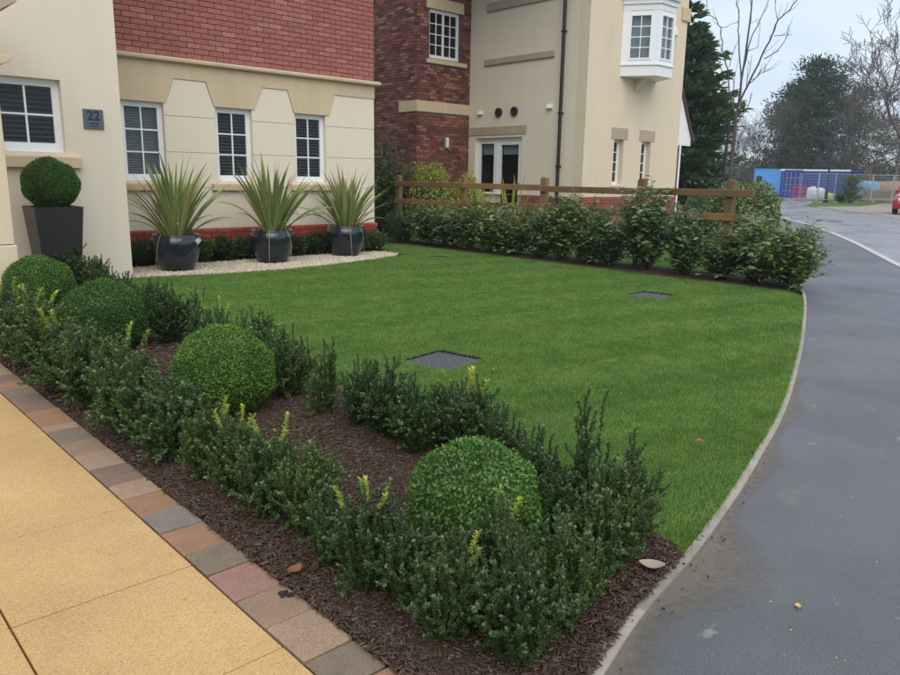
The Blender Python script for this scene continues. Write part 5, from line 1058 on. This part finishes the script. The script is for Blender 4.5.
# mesh site fence
def mesh_panel(px0, d0, px1, d1, label):
    a, b_ = far(px0, d0), far(px1, d1); d = b_ - a; L_ = np.linalg.norm(d); o = thing('mesh_fence_panel', label, 'fence', a, math.atan2(d[1], d[0]), 'temporary mesh fence panels')
    for x in (0.03, L_ - 0.03): MB().tube((x, 0, 0.02), (x, 0, 2.05), 0.03, n=6).build('upright', 'galvanised', o)
    for z in (0.2, 2.03): MB().tube((0.03, 0, z), (L_ - 0.03, 0, z), 0.022, n=6).build('cross_tube', 'galvanised', o)
    q = MB()
    for k in range(1, 22): x = L_ * k / 22; q.tube((x, 0, 0.2), (x, 0, 2.03), 0.005, n=3)
    for k in range(1, 9): z = 0.2 + 1.83 * k / 9; q.tube((0.03, 0, z), (L_ - 0.03, 0, z), 0.005, n=3)
    tag(q.build('wire_mesh', 'galvanised', o), kind='stuff'); MB().box(-0.1, 0.12, -0.35, 0.35, -0.04, 0.11).build('foot_block', 'concrete', o)
fp_ = [(801, 64), (819, 60), (836, 61), (854, 64), (873, 66), (894, 67), (916, 68)]
for k in range(len(fp_) - 1): mesh_panel(*fp_[k], *fp_[k + 1], 'galvanised mesh site fence panel, %s from the left' % (['first'] + ORD[1:])[k])
# odds and ends behind the mesh
def lump(name, label, catg, px, dist, sx, sy, sz, mat, seed, z0=0.0, group=None, sub=3):
    r = random.Random(seed); bm = bmesh.new(); bmesh.ops.create_icosphere(bm, subdivisions=sub, radius=1)
    for v in bm.verts:
        c = v.co; f_ = 1 + 0.12 * math.sin(c.x * 4 + seed) * math.cos(c.y * 5) + r.uniform(-0.05, 0.05); x, y, z = (abs(q) ** 0.62 * (1 if q > 0 else -1) for q in c); v.co = (x * sx * f_, y * sy * f_, max(-0.9, z) * sz * f_ + sz * 0.9)
    me = bpy.data.meshes.new(name); bm.to_mesh(me); bm.free(); p_, a = facing(px, dist); p_[2] = z0; o = link(name, me, mat, None, True, p_); o.rotation_euler.z = a; return tag(o, label, catg, group)
lump('bulk_bag', 'white bulk bag behind the mesh fence, left one', 'bag', 813.5, 67, 0.42, 0.4, 0.55, 'sack_white', 1, group='white bulk bags'); lump('bulk_bag', 'white bulk bag behind the mesh fence, right one', 'bag', 821.5, 68, 0.40, 0.4, 0.52, 'sack_white', 2, group='white bulk bags')
lump('green_sack', 'lime green sack beside the lamp post', 'sack', 832.5, 66, 0.42, 0.4, 0.32, 'hi_vis', 3); lump('tarpaulin', 'blue tarpaulin draped over a heap behind the mesh fence', 'tarpaulin', 868, 72, 0.85, 0.7, 0.85, 'tarp_blue', 4)
lump('spoil_heap', 'low brown spoil heap behind the timber stack', 'heap', 884, 78, 2.2, 1.0, 0.85, 'planks', 6)
p_, a = facing(802.5, 70); br_ = thing('site_barrier', 'red plastic barrier in front of the blue containers', 'barrier', p_, a)
for z in (0.15, 0.55, 0.9): MB().box(-0.75, 0.75, -0.03, 0.03, z, z + 0.16).build('rail', 'barrier_red', br_)
for x in (-0.72, 0.0, 0.66): MB().box(x, x + 0.07, -0.031, 0.031, 0.0, 1.08).build('upright', 'barrier_red', br_)
p_, a = facing(884, 70); tb = thing('timber_stack', 'stack of brown planks behind the mesh fence near the red car', 'timber', p_, a - 0.15)
for k in range(6):
    for j in range(3): MB().box(-1.45 + 0.1 * random.random(), 1.4 + 0.2 * random.random(), 0.3 * j, 0.3 * j + 0.27, 0.02 + 0.15 * k, 0.15 + 0.15 * k).build('plank', 'planks', tb)
clump_tree(far(851.5, 61), 1.9, 0.75, 60, 'small green shrub tree between two mesh fence panels', 'olive_leaf', 40, 'small_tree', 0.14, 0.02, 0.22, 60)
broad(*far(842, 62)[:2], 0.9, 0, 'low green bush on the verge beside the lamp post', 'verge bushes', 1.3, 'olive_leaf', own(OLIVE), 'verge_bush')

# red car at the right edge
def car(loc, rz):
    o = thing('parked_car', 'red hatchback parked at the right edge of the view', 'car', loc, rz)
    prof = [(-2.0, 0.28), (-2.02, 0.62), (-1.92, 0.92), (-1.55, 1.02), (-1.0, 1.38), (-0.2, 1.46), (0.45, 1.40), (1.05, 1.0), (1.75, 0.86), (2.0, 0.68), (2.04, 0.45), (1.98, 0.26)]
    W = 0.86; V, Fc = [], []
    rows = [(-1.0, 0.0), (-0.97, 0.03), (0.97, 0.03), (1.0, 0.0)]
    for s in (-1, -0.9, 0.9, 1):
        for x, z in prof:
            tuck = 0.14 * max(0, (z - 0.9) / 0.55); y = s * W * (1 - tuck); ins = 0.05 if abs(s) == 1 else 0.0; V.append((x * (1 - ins * 0.3), y, z - (ins if z > 0.5 else -ins * 0.3)))
    n = len(prof)
    for i in range(3):
        for k in range(n): Fc.append((i * n + k, i * n + (k + 1) % n, (i + 1) * n + (k + 1) % n, (i + 1) * n + k))
    Fc += [tuple(range(n)), tuple(3 * n + k for k in range(n - 1, -1, -1))]; MB().add(V, Fc).build('body', 'car_red', o, bevel=0.025)
    for s in (-1, 1):
        MB().add([(x, s * (W * (1 - 0.14 * max(0, (z - 0.9) / 0.55)) + 0.004), z) for x, z in ((-1.35, 0.95), (0.9, 0.95), (0.4, 1.31), (-0.2, 1.36), (-0.95, 1.28))], [(0, 1, 2, 3, 4)]).build('side_window', 'car_glass', o)
        for x in (-1.25, 1.3):
            wh = MB(); wh.lathe([(0.2, -0.09), (0.31, -0.09), (0.325, -0.05), (0.325, 0.05), (0.31, 0.09), (0.2, 0.09)], 24); wh.v = [(x + a, s * 0.80 + c * s, 0.325 + b_) for a, b_, c in wh.v]; wheel = wh.build('wheel', 'rubber', o)
            rim = MB(); rim.lathe([(0.21, 0.085), (0.2, 0.095), (0.05, 0.1), (0.02, 0.105)], 20); rim.v = [(x + a, s * 0.80 + c * s, 0.325 + b_) for a, b_, c in rim.v]; rim.build('rim', 'alloy', wheel)
        MB().box(1.86, 2.01, s * 0.5 - 0.16, s * 0.5 + 0.16, 0.60, 0.75).build('headlight', 'headlamp', o, bevel=0.02); MB().box(-2.04, -1.93, s * 0.62 - 0.12, s * 0.62 + 0.12, 0.65, 0.85).build('tail_light', 'barrier_red', o, bevel=0.02)
        MB().box(0.75, 0.9, s * 0.86 - 0.08, s * 0.86 + 0.08, 0.98, 1.1).build('mirror', 'car_red', o, bevel=0.02)
    MB().add([(0.47, -0.68, 1.385), (0.47, 0.68, 1.385), (1.04, 0.76, 1.025), (1.04, -0.76, 1.025)], [(0, 1, 2, 3)]).build('windscreen', 'car_glass', o).location = (0.012, 0, 0.014)
    MB().box(2.0, 2.05, -0.26, 0.26, 0.42, 0.53).build('number_plate', 'painted_white', o)
cp = ground(899.5, 214.5); fv = unit(np.array([cp[0], cp[1], 0])); rv = np.array([fv[1], -fv[0], 0])
car(cp + rv * 0.75 + fv * 2.1 + np.array([0, 0, -0.02]), math.atan2(-fv[1], -fv[0]) - 0.12)

# ================================================================ SMALL THINGS ON THE LAWN, BED AND PATH
def cover(cx_, cy_, w_, d_, rz, label, bars=True):
    o = thing('inspection_cover', label, 'cover', (cx_, cy_, 0.0), rz, 'inspection covers in the lawn')
    Z = -0.024
    MB().box(-w_ / 2 + 0.001, w_ / 2 - 0.001, -d_ / 2 + 0.001, d_ / 2 - 0.001, -0.06, Z).build('plate', 'cover_metal', o)
    e = 0.035
    for a in ((-w_ / 2 - e, w_ / 2 + e, -d_ / 2 - e, -d_ / 2), (-w_ / 2 - e, w_ / 2 + e, d_ / 2, d_ / 2 + e), (-w_ / 2 - e, -w_ / 2, -d_ / 2, d_ / 2), (w_ / 2, w_ / 2 + e, -d_ / 2, d_ / 2)): MB().box(*a, -0.07, -0.009).build('soil_shade_rim', 'soil', o)  # dark soil colour also stands in for shadow along the recess edge
    q = MB(); n = 9
    for i in range(n):
        for j in range(n):
            x, y = -w_ / 2 + w_ * (i + 0.5) / n, -d_ / 2 + d_ * (j + 0.5) / n; L2 = w_ / n * 0.42; h2 = 0.0055
            if (i + j) % 2: q.box(x - L2, x + L2, y - h2, y + h2, Z, Z + 0.006)
            else: q.box(x - h2, x + h2, y - L2, y + L2, Z, Z + 0.006)
    tag(q.build('tread_pattern', 'steel_grey', o), kind='stuff'); COVERS.append((cx_, cy_, w_ / 2 - 0.012, d_ / 2 - 0.012, rz))
cover(3.57, 3.92, 0.48, 0.46, 0.18, 'square grey metal inspection cover with tread pattern in the near lawn')
c2 = ground(651, 294.5); cover(c2[0], c2[1], 0.48, 0.46, 0.1, 'grey inspection cover sunk in the far right lawn')
c3 = ground(438, 256.5); cover(c3[0], c3[1], 0.3, 0.3, 0.1, 'small grey inspection cover in the far lawn near the hedge')
def fallen(px, py, size, mat, label, rz, z=0.012, catg='leaf'):
    g_ = ground(px, py, z); n = 7; V, Fc = [], []
    for i in range(n + 1):
        s = i / n; wd = 0.36 * math.sin(math.pi * min(1, s * 0.92 + 0.06)) ** 0.8; zc = 0.22 * (s - 0.5) ** 2; V += [((s - 0.5), -wd, zc + 0.10), ((s - 0.5), 0, zc + 0.02), ((s - 0.5), wd, zc + 0.13 - 0.06 * s)]
    for i in range(n): Fc += [(3 * i, 3 * i + 1, 3 * i + 4, 3 * i + 3), (3 * i + 1, 3 * i + 2, 3 * i + 5, 3 * i + 4)]
    V += [(-0.5, 0, 0.075), (-0.75, 0.05, 0.05), (-0.5, 0.03, 0.08)]; k = 3 * (n + 1); Fc.append((k, k + 1, k + 2))
    me = bpy.data.meshes.new('fallen_leaf'); me.from_pydata([tuple(np.array(v) * size) for v in V], [], Fc); o = link('fallen_leaf', me, mat, None, True, g_); o.rotation_euler.z = rz; return tag(o, label, catg, 'fallen leaves')
fallen(295, 570, 0.06, 'leaf_dry', 'orange brown dry leaf on the mulch beside the setts', 0.3, 0.03); fallen(652, 566, 0.085, 'leaf_pale', 'large pale curled dry leaf at the tip of the bed', 2.1, 0.03)
fallen(798, 606, 0.028, 'leaf_yellow', 'small yellow leaf on the near footpath', 0.5, -0.008); fallen(700, 441, 0.05, 'leaf_dry', 'brown leaf lying on the lawn near the footpath', 0.9, 0.035); pass
pass; pass; pass
g_ = ground(285, 596); cl_ = thing('soil_clod', 'dark crumbled soil clod on a tan sett', 'clod', (g_[0], g_[1], 0.003))
for k in range(9): bm = bmesh.new(); bmesh.ops.create_icosphere(bm, subdivisions=1, radius=random.uniform(0.005, 0.009)); me = bpy.data.meshes.new('crumb'); bm.to_mesh(me); bm.free(); link('crumb', me, 'clod', cl_, loc=(random.uniform(-0.018, 0.018), random.uniform(-0.016, 0.016), 0.003))
# loose grit on the path
r = np.random.default_rng(9); n = 500; Q = np.stack([r.uniform(1.5, 8, n), r.uniform(-1.5, 3.2, n)], 1); PATHP = [tuple(p) for p in kn] + [tuple(j0), tuple(j1)] + [tuple(p) for p in ln_[::-1]]
Q = Q[in_poly(Q, PATHP)]; n = len(Q); oc = np.array([(1, 0, 0), (-1, 0, 0), (0, 1, 0), (0, -1, 0), (0, 0, 1), (0, 0, -1)], float); T = np.array([(0, 2, 4), (2, 1, 4), (1, 3, 4), (3, 0, 4), (2, 0, 5), (1, 2, 5), (3, 1, 5), (0, 3, 5)])
sz = np.clip(r.lognormal(-5.9, 0.4, (n, 1, 1)), 0.001, 0.008); V = oc[None] * sz * np.array([1, 0.8, 0.5]) * r.uniform(0.7, 1.3, (n, 6, 1)) + np.column_stack([Q, np.full(n, -0.010)])[:, None]
tag(link('grit', np_mesh('grit', V.reshape(-1, 3), (np.arange(n)[:, None, None] * 6 + T[None]).reshape(-1, 3)), 'gravel_stone'), 'loose pale grit on the tarmac footpath', 'grit', kind='stuff')

# lawn sheet with openings for the covers
bm = bmesh.new(); edges = []
def loop(pts):
    vv = [bm.verts.new((x, y, -0.006)) for x, y in pts]; edges.extend(bm.edges.new((vv[i], vv[(i + 1) % len(vv)])) for i in range(len(vv)))
loop(LAWN)
for cx_, cy_, hw, hd, rz in COVERS: loop([(cx_ + u * math.cos(rz) - v * math.sin(rz), cy_ + u * math.sin(rz) + v * math.cos(rz)) for u, v in ((-hw - 0.03, -hd - 0.03), (hw + 0.03, -hd - 0.03), (hw + 0.03, hd + 0.03), (-hw - 0.03, hd + 0.03))])
bmesh.ops.triangle_fill(bm, use_beauty=True, use_dissolve=False, edges=edges, normal=(0, 0, 1))
me = bpy.data.meshes.new('lawn'); bm.to_mesh(me); bm.free(); tag(link('lawn', me, 'lawn_soil'), kind='structure')
# ================================================================ GRASS BLADES
def blades(name, poly, dens_fn, n0, seed, hgt, wid, label, two=True):
    r = np.random.default_rng(seed); P = np.array(poly); Q = r.uniform(P.min(0), P.max(0), (n0, 2)); Q = Q[in_poly(Q, poly)]
    dist = np.linalg.norm(Q, axis=1); Q = Q[r.random(len(Q)) < dens_fn(dist)]
    for cx_, cy_, hw, hd, rz in COVERS:
        dx, dy = Q[:, 0] - cx_, Q[:, 1] - cy_; u = dx * math.cos(rz) + dy * math.sin(rz); v = -dx * math.sin(rz) + dy * math.cos(rz); Q = Q[~((abs(u) < hw - 0.01) & (abs(v) < hd - 0.01))]
    n = len(Q); dist = np.linalg.norm(Q, axis=1); a = r.uniform(0, 6.28, n); ln2 = np.abs(r.normal(0, 0.55, n)) + 0.1; h = hgt * r.uniform(0.55, 1.25, n) * (1 + 0.18 * np.sin(Q[:, 0] * 2.3) * np.sin(Q[:, 1] * 2.9)); wd = wid * (0.8 + dist * 0.18) * r.uniform(0.7, 1.2, n)
    d = np.stack([np.cos(a), np.sin(a), np.zeros(n)], 1); s = np.stack([-np.sin(a + 0.5), np.cos(a + 0.5), np.zeros(n)], 1); b0 = np.column_stack([Q, np.full(n, -0.006)]); up_ = np.array([0, 0, 1.0])
    stripe = np.sign(np.sin((Q[:, 1] + 0.25 * Q[:, 0] + 0.05 * np.sin(Q[:, 0] * 2)) * 2 * math.pi / 0.95)); d = d + np.stack([0.55 * stripe, 0.1 * stripe, np.zeros(n)], 1)
    m1 = b0 + up_ * (h * 0.6)[:, None] + d * (h * 0.35 * ln2)[:, None]; tp = b0 + up_ * (h * (1 - 0.18 * ln2))[:, None] + d * (h * ln2)[:, None]; w2 = (wd / 2)[:, None]
    V = np.stack([b0 - s * w2, b0 + s * w2, m1 - s * w2 * 0.8, m1 + s * w2 * 0.8, tp], 1).reshape(-1, 3); T = np.array([(0, 1, 3), (0, 3, 2), (2, 3, 4)])
    return tag(link(name, np_mesh(name, V, (np.arange(n)[:, None, None] * 5 + T[None]).reshape(-1, 3)), 'grass'), label, 'grass', kind='stuff')
blades('grass', LAWN, lambda d: np.clip((3.6 / np.maximum(d, 1)) ** 1.35, 0.10, 1), 2700000, 21, 0.0185, 0.0021, 'short mown green grass of the front lawn')
NG = [(9.98, 4.3)] + [(p[0], p[1] + 0.05) for p in KERB if 10.4 < p[0] < 24] + [(20, 10.2), (14.2, 10.6), (9.98, 12.2)]
blades('garden_grass', NG, lambda d: np.full(len(d), 1.0), 90000, 22, 0.05, 0.0026, 'grass of the neighbouring garden behind the fence')

# ================================================================ AIR
hz = MB().box(-640, 940, -640, 940, -1.05, 24).build('haze', None); m = bpy.data.materials.new('haze_air'); m.use_nodes = True; t = m.node_tree; t.nodes.clear()
ho = t.nodes.new('ShaderNodeOutputMaterial'); hv = t.nodes.new('ShaderNodeVolumePrincipled'); hv.inputs['Color'].default_value = (0.86, 0.91, 0.97, 1); hv.inputs['Density'].default_value = 0.0009; hv.inputs['Anisotropy'].default_value = 0.2
t.links.new(hv.outputs[0], ho.inputs['Volume']); hz.data.materials.append(m); tag(hz, 'thin damp winter air', 'haze', kind='stuff')
